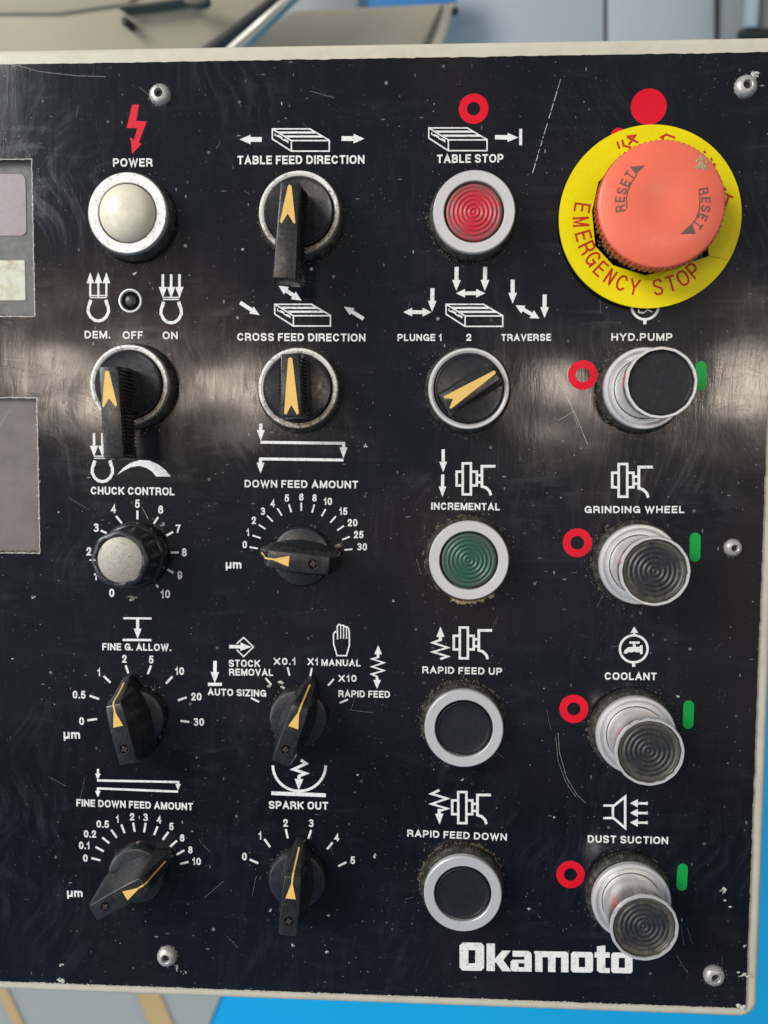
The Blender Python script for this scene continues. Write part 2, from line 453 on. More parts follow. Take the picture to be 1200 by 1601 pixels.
M = {}
M['plate'] = mat_plate()
M['cream'] = mat_plain('cream_enamel', (.58, .545, .43), .42, 0, .3, .12, (.36, .32, .23), 0.0001)
M['white_print'] = mat_print('white_print', (.82, .82, .80), .6)
M['red_print'] = mat_print('red_print', (.72, .004, .022), .3, .45)
M['green_print'] = mat_print('green_print', (.005, .36, .06), .3, .45)
M['alu'] = mat_alu('satin_aluminium', .68, (1, .99, .975), dirt=.55, metal=.45, grain=.26, pith=.66)
M['alu_worn'] = mat_alu('corroded_bezel', .86, (1, .985, .92), rust=.95, dirt=.92)
M['alu_power'] = mat_alu('pitted_bezel', .66, (1, .99, .95), rust=0.0, dirt=.6, grain=.4, pith=.62)
M['sleeve'] = mat_alu('polished_sleeve', .82, (1, .97, .95), dirt=.5, rough=.17, metal=.95, grain=.12, pith=.66)
M['knurl'] = mat_plain('knurled_black_collar', (.02, .02, .019), .42, .2, .7, .5, (.16, .145, .10), 0.0001)
M['plastic'] = mat_plain('black_plastic', (.014, .0145, .0155), .27, 0, .5, .35, (.045, .045, .043), 0.00003, speck=.3)
M['plastic_soft'] = mat_plain('worn_black_plastic', (.014, .015, .019), .31, 0, .35, .3, (.045, .045, .043), 0.00003, speck=.2)
M['plastic_cap'] = mat_plain('black_cap_plastic', (.013, .0135, .017), .45, 0, .12, .2, (.02, .02, .02), 0.00001, spec=.28)
M['rib_black'] = mat_plain('ribbed_black_cap', (.018, .019, .021), .36, 0, .4, .5, (.09, .085, .07), 0.00004, edge=(.75, 1.1, .7, (.10, .09, .07)))
M['rib_red'] = mat_plain('ribbed_red_cap', (.52, .022, .04), .38, 0, .35, .35, (.30, .10, .085), 0.00004, edge=(.55, 1.0, .8, (.17, .085, .07)))
M['rib_green'] = mat_plain('ribbed_green_cap', (.018, .085, .055), .38, 0, .4, .5, (.08, .10, .07), 0.00004, edge=(.62, 1.05, .7, (.06, .075, .055)))
M['ivory'] = mat_plain('ivory_cap', (.74, .69, .54), .30, 0, .30, .28, (.42, .33, .18), 0.00003)
M['amber'] = mat_print('amber_inlay', (.82, .53, .15), .12, .45)
M['estop'] = mat_plain('faded_red_plastic', (.82, .155, .085), .34, 0, .4, .16, (.74, .12, .07), 0.00006, edge=(1.7, 2.4, .45, (.50, .13, .08)), speck=.25)
M['estop_rim'] = mat_plain('red_rim_grimy', (.55, .07, .045), .45, 0, .9, .6, (.05, .035, .025), 0.00004)
M['yellow'] = mat_print('yellow_legend_disc', (.84, .70, .0), .14, .42)
M['red_ink'] = mat_print('red_ink', (.55, .03, .02), .25, .5)
M['grey_ink'] = mat_print('grey_ink', (.16, .10, .08), .35, .5)
M['screw'] = mat_alu('zinc_screw', .55, (1, .97, .92), dirt=.85, rough=.34)
M['bore'] = mat_plain('bore_shade_black', (.004, .004, .004), .8, 0, .1, 1, (.01, .01, .01), 0, spec=.05)  # near-black painted for the shade inside screw holes
M['rusty'] = mat_plain('rusty_screw', (.06, .042, .033), .5, .5, .7, 1.5, (.03, .02, .015), 0.0001)
M['chip'] = mat_plain('chipped_paint', (.55, .55, .49), .7, 0, .4, 1.0, (.2, .18, .13), 0.0001)
M['residue'] = mat_plain('tan_residue', (.46, .34, .19), .7, 0, .7, 1.2, (.22, .14, .07), 0.0001)
M['grime'] = mat_plain('oily_grime', (.13, .10, .055), .7, 0, .6, 1.0, (.03, .025, .02), 0.0002)
M['crust0'] = mat_plain('dusty_specks', (.20, .18, .15), .8, 0, .5, 1.0, (.06, .05, .04), 0.0001)
M['dark'] = mat_plain('dark_recess', (.02, .02, .02), .6, 0, .5, .5, (.06, .05, .04), 0.0001)
M['bezel_grey'] = mat_plain('display_bezel_grey', (.11, .11, .105), .5, 0, .5, .2, (.05, .045, .04), 0.00005)
M['mauve'] = mat_plain('faded_mauve_display', (.27, .215, .235), .32, 0, .6, .25, (.26, .20, .13), 0.00005)
M['mauve_sheet'] = mat_plain('mauve_back_sheet', (.155, .125, .115), .55, 0, .6, .10, (.10, .085, .075), 0.0001)
M['cream_label'] = mat_plain('stained_cream_label', (.56, .58, .46), .5, 0, .9, .22, (.36, .25, .09), 0.00004)
M['disc_face'] = mat_alu('brushed_insert', .44, (1, .94, .80), dirt=.6, rough=.5, grain=.9, pith=.63)

# ------------------------------------------------------------------ the panel
panel = bpy.data.objects.new('control_panel', None); COL.objects.link(panel)
panel.matrix_world = PANEL
panel.empty_display_size = 50
tag(panel, 'black control panel in a cream housing with knobs, push buttons and white printed symbols', 'control panel')

def round_rect(x0, y0, x1, y1, r, seg=8):
    out = []
    for cx, cy, a0 in ((x1 - r, y1 - r, 0), (x0 + r, y1 - r, 90), (x0 + r, y0 + r, 180), (x1 - r, y0 + r, 270)):
        for i in range(seg + 1):
            a = math.radians(a0 + 90 * i / seg); out.append(Vector((cx + r * math.cos(a), cy + r * math.sin(a))))
    return out
# plate corners
TLp = P(0, 101); TRp = P(1200, 82); BLp = P(0, 1533); BRp = P(1165, 1577)
X1 = BRp.x; Ytop = (TLp.y + TRp.y) / 2; Ybot = (BLp.y + BRp.y) / 2; X0 = P(-260, 800).x
rg = random.Random(3)
def ragged(pts, step, amp, r):
    out = []
    n = len(pts)
    for i in range(n):
        a = Vector(pts[i][:2]); b = Vector(pts[(i + 1) % n][:2]); L = (b - a).length
        k = max(1, int(L / step)); d = (b - a) / k; nv = Vector((-d.y, d.x)).normalized() if d.length else Vector((0, 0))
        for j in range(k):
            j0 = r.uniform(-1, 1) * amp * (1 if r.random() < .75 else 2.6)
            out.append(a + d * (j + r.uniform(-.2, .2)) + nv * j0)
    return out
plate_out = ragged(round_rect(X0, Ybot, X1, Ytop, 2.2, 4), 1.7, .09, rg)
def win(px_r, py_t, py_b):
    a = P(px_r, py_t); b = P(px_r, py_b)
    return [Vector((X0 + 22, b.y)), Vector(((a.x + b.x) / 2, b.y)), Vector(((a.x + b.x) / 2, a.y)), Vector((X0 + 22, a.y))]
w1 = win(52, 249, 495); w2 = win(60, 622, 865)
hole1 = ragged(w1, 1.9, .10, rg); hole2 = ragged(w2, 1.9, .12, rg)
T_PL = 1.5
def slab(name, outer, holes, z0, z1, mat, parent, label=None):
    bm = bmesh.new()
    loops = []
    for lp in [outer] + holes:
        vs = [bm.verts.new((p.x, p.y, z1)) for p in lp]
        es = [bm.edges.new((vs[i], vs[(i + 1) % len(vs)])) for i in range(len(vs))]
        loops.append((vs, es))
    bmesh.ops.triangle_fill(bm, use_beauty=True, use_dissolve=False, edges=[e for _, es in loops for e in es], normal=(0, 0, 1))
    for vs, es in loops:
        lo = [bm.verts.new((v.co.x, v.co.y, z0)) for v in vs]
        n = len(vs)
        for i in range(n): bm.faces.new((vs[i], vs[(i + 1) % n], lo[(i + 1) % n], lo[i]))
    bmesh.ops.recalc_face_normals(bm, faces=bm.faces)
    for f in bm.faces:
        if abs(f.normal.z) > .9 and f.normal.z < 0: f.normal_flip()
    return link(name, bm_mesh(name, bm, None), mat, parent, label=label)
slab('face_plate', plate_out, [hole1, hole2], -T_PL, 0.0, M['plate'], panel, 'scratched black face plate printed with white captions')

# housing: a thick cream box with rounded corners; its rim stands round the plate
HX1 = P(1190, 1480).x; HT = P(600, 64).y; HB = P(600, 1574).y; HX0 = X0 - 7
def ring_at(inset, r): return round_rect(HX0 + inset, HB + inset, HX1 - inset, HT - inset, max(r - inset, .5), 8)
bm = bmesh.new()
prof = [(2.6, -1.0), (1.9, -1.03), (1.0, -1.35), (.35, -2.0), (0.0, -3.0), (0.0, -90.0)]
rings = []
for ins, z in prof:
    rings.append([bm.verts.new((p.x, p.y, z)) for p in ring_at(ins, 6.5)])
for a, b in zip(rings, rings[1:]):
    n = len(a)
    for i in range(n): bm.faces.new((a[i], b[i], b[(i + 1) % n], a[(i + 1) % n]))
bm.faces.new(rings[-1][::-1])
# front face with the two openings behind the plate
eo = [bm.edges.get((rings[0][i], rings[0][(i + 1) % len(rings[0])])) for i in range(len(rings[0]))]
wl = []
for w in (w1, w2):
    grow = [Vector((p.x + (0.35 if i in (1, 2) else -1), p.y + (-.35 if i in (0, 1) else .35))) for i, p in enumerate(w)]
    vs = [bm.verts.new((p.x, p.y, -1.0)) for p in grow]
    es = [bm.edges.new((vs[i], vs[(i + 1) % 4])) for i in range(4)]
    wl += es
    lo = [bm.verts.new((v.co.x, v.co.y, -8)) for v in vs]
    for i in range(4): bm.faces.new((vs[i], vs[(i + 1) % 4], lo[(i + 1) % 4], lo[i]))
    bm.faces.new(lo)
bmesh.ops.triangle_fill(bm, use_beauty=True, use_dissolve=False, edges=eo + wl, normal=(0, 0, 1))
bmesh.ops.recalc_face_normals(bm, faces=bm.faces)
link('housing', bm_mesh('housing', bm, 40), M['cream'], panel, label='cream painted metal housing with rounded corners')

# the crumbling rim of paint along the plate's edges and window openings
def crumbs(path, count, amp, size, z0, mat, name, r, label=None, parent=panel, fall=1.0):
    """small irregular flakes scattered along a path of mm points"""
    V = []; Fc = []
    segs = [(Vector(path[i][:2]), Vector(path[i + 1][:2])) for i in range(len(path) - 1)]
    tot = sum((b - a).length for a, b in segs)
    for _ in range(count):
        t = r.uniform(0, tot)
        for a, b in segs:
            L = (b - a).length
            if t <= L: break
            t -= L
        d = (b - a).normalized() if L else Vector((1, 0)); nv = Vector((-d.y, d.x))
        c = a + d * t + nv * r.gauss(0, 1) * amp
        s = size * (.35 + r.random() ** 2 * 1.4); k = r.randint(4, 7); a0 = r.uniform(0, 6.28); st = r.uniform(1, 2.2)
        th = math.atan2(d.y, d.x) + r.gauss(0, .5)
        base = len(V); z = z0 + r.uniform(.03, .25) * size * 2
        V.append((c.x, c.y, z + size * .35))
        for i in range(k):
            an = a0 + 2 * PI * i / k; rr = s * r.uniform(.55, 1.2)
            ux, uy = rr * math.cos(an) * st, rr * math.sin(an)
            V.append((c.x + ux * math.cos(th) - uy * math.sin(th), c.y + ux * math.sin(th) + uy * math.cos(th), z0 + .01))
        for i in range(k): Fc.append((base, base + 1 + i, base + 1 + (i + 1) % k))
    o = link(name, mesh_from(name, V, Fc), mat, parent, label=label); o['kind'] = 'stuff'
    return o
rc = random.Random(11)
crumbs([(X0 + 30, Ybot), (X1 - 2, Ybot)], 420, .10, .22, -.05, M['cream'], 'paint_flakes', rc, 'crumbled cream paint along the lower edge of the plate')
crumbs([(X0 + 30, Ytop), (X1 - 2, Ytop)], 130, .06, .12, -.05, M['cream'], 'paint_flakes', rc, 'thin paint crumbs along the upper edge of the plate')
crumbs([(X1, Ybot + 2), (X1, Ytop - 5)], 200, .08, .13, -.05, M['cream'], 'paint_flakes', rc, 'paint crumbs along the right edge of the plate')
for w, lab in ((w1, 'chipped white edge of the upper display opening'), (w2, 'chipped white edge of the lower display opening')):
    crumbs([w[3], w[2], w[1], w[0]], 520, .12, .17, -.02, M['chip'], 'paint_flakes', rc, lab)
    pr = Print(.02); pp = ragged([w[3], w[2], w[1], w[0]], 1.1, .09, rc)[:-int((w[0] - w[3]).length / 1.1)]
    pr.stroke(pp, .24, cap=False); pr.build('opening_edge', M['chip'], panel, lab)
# single chips knocked out of the lacquer
for (x, y, s) in ((52, 934, 1.3), (1130, 1392, 1.9), (1141, 1418, .8), (96, 1508, 1.2), (615, 940, .7), (570, 697, .9), (211, 428, .8), (827, 1421, .9), (586, 1338, 1.1),
                  (513, 1431, .6), (423, 1423, .9), (60, 776, .8), (1164, 1478, 1.1), (420, 1072, 1.3), (559, 1211, .5), (511, 1488, .9), (458, 1478, .7), (205, 937, 1.0),
                  (1060, 1088, .9), (866, 1278, .5), (20, 1030, .5), (300, 1300, .5), (1132, 1408, .7), (528, 885, .5), (92, 800, .4), (960, 390 + 1000, .4), (379, 390, .6), (722, 1219, .8)):
    p = P(x, y); r = random.Random(x * 7 + y)
    crumbs([(p.x - s * .5, p.y - s * .3), (p.x + s * .5, p.y + s * .3)], int(5 + s * 7), s * .25, .20 * s ** .5, 0.0, M['chip'], 'paint_chip', r)
# larger torn flake at the right edge and corner
for x, y, dx, dy in ((1168, 1522, 15, 3), (1160, 1572, 6, 6), (98, 1530, 9, 5)):
    a = P(x - dx, y); b = P(x + 3, y + dy)
    crumbs([a, b], 16, .3, .42, 0, M['chip'], 'paint_chip', random.Random(x))

# scratches: hair-thin raised burrs of bright lacquer
def scratch(pxs, w=.12, dash=None, seed=0):
    pr = Print(.03); r = random.Random(seed)
    pts = [P(*p) for p in pxs]
    if dash:
        a, b = pts[0], pts[-1]; t = 0
        while t < 1:
            L = r.uniform(.02, .12); c = a.lerp(b, t); d = a.lerp(b, min(1, t + L))
            mid = c.lerp(d, .5) + Vector((r.uniform(-.08, .08), 0, 0))
            pr.stroke([c, mid, d], w * r.uniform(.5, 1.3), cap=False); t += L + r.uniform(.008, .05)
    else: pr.stroke(pts, w, cap=False)
    pr.build('scratch', M['chip'], panel)
scratch([(876, 124), (831, 274)], .22, dash=True, seed=2)
scratch([(872, 1145), (874, 1175), (885, 1215), (902, 1243), (915, 1255)], .07)
scratch([(868, 1150), (872, 1190), (884, 1222), (900, 1246)], .05)
scratch([(25, 102), (60, 112), (120, 119), (165, 120)], .08)
scratch([(885, 620), (900, 650), (918, 695)], .13)
scratch([(872, 658), (898, 642)], .10)
scratch([(890, 625), (903, 668)], .08)
scratch([(222, 793), (232, 812)], .10)
scratch([(92, 590), (105, 620), (130, 632)], .06)
rs = random.Random(23)
for i in range(46):
    x = rs.uniform(10, 1150); y = rs.uniform(110, 1520); a = rs.gauss(1.2, .7); L = rs.uniform(8, 46)
    scratch([(x, y), (x + L * .5 * math.cos(a) + rs.uniform(-1.5, 1.5), y + L * .5 * math.sin(a)), (x + L * math.cos(a), y + L * math.sin(a))], rs.uniform(.02, .045))

# displays in the left openings
def display_sheet():
    a = P(52, 249, -3); bb = P(52, 495, -3)
    x0 = X0 + 21; x1 = P(58, 300, -3).x
    me = bm_mesh('display_bezel', prism_bm([(x0, bb.y - 1, -6), (x1, bb.y - 1, -6), (x1, a.y + 1, -6), (x0, a.y + 1, -6)],
                                         [(x0, bb.y - 1, -2.6), (x1, bb.y - 1, -2.6), (x1, a.y + 1, -2.6), (x0, a.y + 1, -2.6)]))
    o = link('display_bezel', me, M['bezel_grey'], panel, label='grey display frame behind the upper left opening')
    def pane(name, pxr, pyt, pyb, r, mat, lab):
        p = P(pxr, pyt, -2.4); q = P(pxr, pyb, -2.4)
        rr = round_rect(x0 + 2, q.y, p.x, p.y, r, 5)
        m = bm_mesh(name, prism_bm([(v.x, v.y, -2.9) for v in rr], [(v.x, v.y, -2.35) for v in rr], .12, 1))
        link(name, m, mat, o, label=lab)
    pane('display_window', 40, 272, 369, 2.4, M['mauve'], 'mauve display window with worn rounded corners')
    pane('display_label', 39, 407, 470, .5, M['cream_label'], 'cream label with brown rust stains')
    a = P(60, 622, -3); bb = P(60, 865, -3); x1 = P(66, 700, -3).x
    me = bm_mesh('display_sheet', prism_bm([(x0, bb.y - 1, -6), (x1, bb.y - 1, -6), (x1, a.y + 1, -6), (x0, a.y + 1, -6)],
                                         [(x0, bb.y - 1, -1.9), (x1, bb.y - 1, -1.9), (x1, a.y + 1, -1.9), (x0, a.y + 1, -1.9)]))
    link('display_sheet', me, M['mauve_sheet'], panel, label='plain mauve grey sheet behind the lower left opening')
display_sheet()
crumbs([(w1[0].x, w1[0].y + .5), (w1[1].x - .5, w1[1].y + .6)], 150, .25, .25, -2.3, M['grime'], 'grime', rc, 'brown dirt in the lower corner of the upper opening')
crumbs([(w2[0].x, w2[0].y + .4), (w2[1].x - .5, w2[1].y + .5)], 130, .22, .25, -1.8, M['grime'], 'grime', rc, 'brown dirt along the bottom of the lower opening')

# ------------------------------------------------------------------ operating elements
def knurl_mod(depth, rows):
    def f(i, k): return 1 + (depth if (k % 2 == 0) and i in rows else 0)
    return f
R_COL, R_BEZ, R_HOLE = 15.2, 14.15, 10.45
collar_me = lathe_mesh('knurled_collar', [(9.8, 0.0), (15.0, 0.0), (15.25, .3), (15.2, 2.4), (15.0, 3.2), (14.3, 4.1), (13.4, 4.3), (13.3, 5.0), (9.8, 5.0)], 170,
                       knurl_mod(.022, (2, 3)), smooth=25)
bezel_me = lathe_mesh('bezel', [(R_HOLE, 2.0), (R_HOLE, 7.15), (R_HOLE + .22, 7.42), (R_BEZ - .35, 7.5), (R_BEZ, 7.1), (R_BEZ, 5.2), (R_BEZ - .8, 4.6)], 120, smooth=18)
bezel_thin_me = lathe_mesh('bezel_narrow', [(12.3, 2.0), (12.3, 6.9), (12.5, 7.2), (13.2, 7.5), (R_BEZ - .25, 7.5), (R_BEZ, 7.1), (R_BEZ, 5.2), (R_BEZ - .8, 4.6)], 120, smooth=18)
bezel_lamp_me = lathe_mesh('bezel_lamp', [(10.6, 2.0), (10.6, 6.3), (11.0, 6.2), (12.1, 6.3), (12.5, 7.1), (13.0, 7.5), (R_BEZ - .3, 7.45), (R_BEZ, 7.0), (R_BEZ, 5.2), (R_BEZ - .8, 4.6)], 120, smooth=25)

def base_at(px, py, z): 
    p = P(px, py, z); return Vector((p.x, p.y, 0))

def ribbed_profile(r, z, amp=.2, per=1.5, dome=.25, rim=.9):
    pr = [(0.0, z + dome + amp)]
    x = .12
    while x < r - rim:
        pr.append((x, z + dome * (1 - (x / r) ** 2) + amp * math.cos(2 * PI * x / per))); x += per / 10
    pr += [(r - rim * .75, z + .02), (r - .25, z - .02), (r, z - .35), (r, 2.0)]
    return pr
def flat_profile(r, z, dish=.25):
    return [(0, z - dish), (r * .55, z - dish * .9), (r - 1.2, z - dish * .8), (r - .85, z - dish * .5), (r - .65, z + .1), (r - .4, z + .12), (r - .15, z - .1), (r, z - .6), (r, 2.0)]

def grime_ring(parent, n, amp, size, seed, a0=0, a1=2 * PI, r=15.3, label=None, mat=None):
    rr = random.Random(seed)
    path = [(r * math.cos(a0 + (a1 - a0) * i / 40), r * math.sin(a0 + (a1 - a0) * i / 40)) for i in range(41)]
    o = crumbs(path, n, amp, size, 0, mat or M['grime'], 'grime', rr, label, parent)
    return o

def push_button(px, py, cap_mat, style, label, bez=M['alu'], gr=(120, .5, .2, None, None)):
    c = base_at(px, py, 7.5)
    o = link('push_button', collar_me, M['knurl'], panel, c, random.uniform(0, .1), label)
    link('bezel', bezel_me.copy() if bez != M['alu'] else bezel_me, bez, o)
    if style == 'dome':
        prf = [(0, 12.2)] + [(10.1 * math.sin(a), 6.4 + 5.8 * math.cos(a)) for a in [PI / 2 * i / 14 for i in range(1, 15)]] + [(10.1, 2.0)]
        link('cap', lathe_mesh('dome_cap', prf, 72, smooth=60), cap_mat, o)
    elif style == 'rib':
        link('cap', lathe_mesh('ribbed_cap', ribbed_profile(9.7, 6.9), 96, smooth=70), cap_mat, o)
    else:
        link('cap', lathe_mesh('flat_cap', flat_profile(9.75, 6.9), 96, smooth=40), cap_mat, o)
    n, amp, sz, a0, a1 = gr
    grime_ring(o, 150, 1.1, .10, int(px) + 1, r=16.6, mat=M['crust0'])
    grime_ring(o, n, amp, sz, int(px), a0 or 0, a1 or 2 * PI)
    return o

M['knurl_dirty'] = mat_plain('dirt_packed_collar', (.10, .085, .055), .6, .1, .8, .6, (.02, .02, .018), 0.0001)
push_button(198.5, 333, M['ivory'], 'dome', 'ivory domed power button in a pitted silver bezel', M['alu_power'], (70, .4, .14, None, None))
push_button(741, 331, M['rib_red'], 'rib', 'red ribbed button under the caption TABLE STOP', M['alu'], (150, .5, .2, 2.4, 5.6))
pb = push_button(732.8, 876.4, M['rib_green'], 'rib', 'green ribbed button under the caption INCREMENTAL', M['alu'], (330, .45, .26, None, None))
grime_ring(pb, 150, .55, .5, 5, math.radians(245), math.radians(303), 15.9, mat=M['residue'], label='tan residue hanging under the green button')
pb = push_button(725, 1139.4, M['plastic_cap'], 'flat', 'black flat button under the caption RAPID FEED UP', M['alu'], (300, .5, .24, .2, 3.6))
pb = push_button(723.3, 1398, M['plastic_cap'], 'flat', 'black flat button under the caption RAPID FEED DOWN', M['alu'], (330, .5, .26, .1, 3.4))

def lamp_button(px, py, label, seed, notch=(), flat=False, ztop=25.0):
    c = base_at(px, py, 7.5)
    o = link('lamp_button', collar_me, M['knurl'], panel, c, seed, label)
    link('bezel', bezel_lamp_me, M['alu'], o)
    # flared sleeve with notches in its rim
    seg = 120; V = []; Fc = []
    prof = [(10.35, 3.0), (10.45, 9.0), (10.75, 15.0), (11.4, 20.5), (11.55, ztop - .3), (11.4, ztop), (10.8, ztop), (10.65, ztop - .4), (10.6, ztop - 4)]
    n = len(prof)
    rr = random.Random(seed * 100)
    for k in range(seg):
        a = 2 * PI * k / seg; deg = math.degrees(a); cut = 0
        for (d0, d1, dep) in notch:
            if d0 <= deg <= d1: cut = dep
        wob = .05 * math.sin(a * 3 + seed) + rr.uniform(-.02, .02)
        for i, (r, z) in enumerate(prof):
            zz = z - (cut if i in (4, 5, 6, 7) else 0)
            V.append(((r + wob * (i > 2)) * math.cos(a), (r + wob * (i > 2)) * math.sin(a), zz))
    for k in range(seg):
        k2 = (k + 1) % seg
        for i in range(n - 1): Fc.append((k * n + i, k2 * n + i, k2 * n + i + 1, k * n + i + 1))
    link('sleeve', mesh_from('sleeve', V, Fc, 40), M['sleeve'], o)
    link('sleeve_rim', lathe_mesh('sleeve_rim', [(10.62, ztop - .6), (10.7, ztop + .06), (11.4, ztop + .08), (11.58, ztop - .2), (11.66, ztop - .7)], 110, lambda i, k: 1 + .004 * math.sin(k * .9 + seed) + rr.uniform(-.003, .003), smooth=30), M['alu'], o)
    if flat: cap = lathe_mesh('lamp_cap', flat_profile(10.5, ztop - .9, .12)[:-1] + [(10.5, ztop - 5)], 96, smooth=30)
    else: cap = lathe_mesh('lamp_cap', ribbed_profile(10.5, ztop - .9, .19, 1.6, .1, .8)[:-1] + [(10.5, ztop - 5)], 96, smooth=70)
    link('cap', cap, M['plastic_cap'] if flat else M['rib_black'], o)
    grime_ring(o, 230, .45, .22, int(seed * 31), .8, 4.4); grime_ring(o, 150, 1.1, .10, int(seed * 9), r=16.6, mat=M['crust0'])
    return o
lamp_button(1008.5, 607, 'black capped silver button beside the caption HYD.PUMP', .3, ((128, 150, 1.1), (158, 166, .8)), True)
lamp_button(1000.5, 883, 'black ribbed silver button under the caption GRINDING WHEEL', 1.1, ((108, 136, 1.2), (300, 306, .5)), ztop=24.3)
lamp_button(995, 1151, 'black ribbed silver button under the caption COOLANT', 2.0, ((100, 122, 1.3),), ztop=22.8)
lamp_button(987.5, 1411, 'black ribbed silver button under the caption DUST SUCTION, beside the maker name', 2.9, ((24, 48, 1.2), (286, 290, .6)), ztop=22.8)

def selector(px, py, top_px, ztop, zunder, arrow_px, label, bez, seed, ribs=True):
    """rotary selector: collar, bezel, disc, ribbed lever with an amber arrow; top_px: corners TL, TR, BR, BL of the lever's upper face"""
    c = base_at(px, py, 7.5)
    o = link('selector_switch', collar_me, M['knurl'], panel, c, 0, label)
    b = link('bezel', bezel_thin_me.copy(), bez, o)
    disc = lathe_mesh('selector_disc', [(0, 8.3), (10.6, 8.3), (11.0, 8.45), (11.5, 8.6), (11.85, 8.3), (11.9, 7.6), (12.0, 2)], 96, smooth=30)
    link('disc', disc, M['plastic_soft'], o)
    tp = [P(x, y, ztop) - c for x, y in top_px]
    cen = sum(tp, Vector()) / 4; cen.z = 0
    ax = ((tp[0] + tp[1]) / 2 - (tp[2] + tp[3]) / 2); ax.z = 0; L = ax.length; ax.normalize(); sd = Vector((-ax.y, ax.x, 0))
    def lower(p, z, grow):
        q = Vector((p.x, p.y, 0)) - cen; s = q.dot(sd); u = q.dot(ax)
        r = cen + ax * (u + math.copysign(grow * .4, u)) + sd * (s + math.copysign(grow, s)); return Vector((r.x, r.y, z))
    bm = prism_bm([lower(p, zunder, .9) for p in tp][::-1], tp[::-1], .45, 3)
    # root that carries the lever on the disc
    rt = []
    for p in tp:
        q = Vector((p.x, p.y, 0)); s = (q - cen).dot(sd)
        u0 = q.dot(ax); lim = math.sqrt(max(10.9 ** 2 - (4.4) ** 2, 1)); u = max(-lim, min(lim, u0))
        rt.append(ax * u + sd * (cen.dot(sd) + math.copysign(4.3, s)))
    merge(bm, prism_bm([Vector((p.x, p.y, 8.0)) for p in rt][::-1], [Vector((p.x, p.y, zunder + 1)) for p in rt][::-1], .2, 1))
    if ribs:
        nrib = int(L / 1.25)
        for side, (pa, pb_) in ((-1, (tp[1], tp[2])), (1, (tp[0], tp[3]))):
            A1 = lower(pa, zunder, .9); B1 = lower(pb_, zunder, .9)
            for i in range(1, nrib):
                t = i / nrib; T = pa.lerp(pb_, t); Bm = A1.lerp(B1, t)
                out = sd * (side * .7); h = ax * .32; up = Vector((0, 0, -.9)); dn = Vector((0, 0, .4)); skew = ax * -.5
                q = [T + up - h, T + up + h, T + up + out * .55, Bm + dn - h + skew, Bm + dn + h + skew, Bm + dn + out * 1.2 + skew]
                vs = [bm.verts.new(v) for v in q]
                for f in ((0, 3, 5, 2), (2, 5, 4, 1), (0, 2, 1), (3, 4, 5)): bm.faces.new([vs[j] for j in f])
    bmesh.ops.recalc_face_normals(bm, faces=bm.faces)
    link('lever', bm_mesh('lever', bm, 28), M['plastic'], o)
    pr = Print(ztop + .04)
    pts = [P(x, y, ztop) - c for x, y in arrow_px]
    pr.fill([(p.x, p.y) for p in pts])
    pr.build('arrow_mark', M['amber'], o, 'amber arrow inlay')
    grime_ring(o, 170, .5, .2, seed); grime_ring(o, 150, 1.1, .10, seed + 9, r=16.6, mat=M['crust0'])
    return o
selector(467.2, 331.3, [(438.5, 284), (468, 285), (462, 437), (426, 435)], 22, 12,
         [(449.8, 291), (452.5, 289), (455.5, 291), (461.6, 348), (459.6, 350.6), (449.5, 334.3), (440, 349.5), (437.3, 347)],
         'long black selector lever under the caption TABLE FEED DIRECTION', M['alu_worn'], 1)
selector(201, 601.3, [(154, 573), (184.5, 572), (193, 716), (162, 717)], 23, 13,
         [(164, 581), (167, 579.4), (170.5, 581), (183, 633.5), (180.8, 636), (170.3, 622.8), (162, 637), (159.6, 635)],
         'long black selector lever below the captions DEM. OFF ON', M['alu_worn'], 2)
selector(465.3, 607, [(438.5, 553.5), (467.5, 553.5), (471.5, 652), (438.5, 652)], 18, 12,
         [(450, 561), (453.5, 558.5), (456.8, 561), (466.8, 646), (464.5, 648.6), (455, 633.3), (447.5, 648.3), (444, 647)],
         'short black selector knob with amber arrow under CROSS FEED DIRECTION', M['alu_worn'], 3)
selector(732.5, 607.5, [(764, 569), (783, 593), (703.8, 646), (688, 617.5)], 14, 10,
         [(772, 579.4), (775, 582), (773, 585.3), (705, 639), (702.2, 637.6), (708, 623.8), (694.5, 622.6), (693.4, 619.8)],
         'short black selector knob turned to the right under PLUNGE and TRAVERSE', M['alu'], 4, ribs=False)

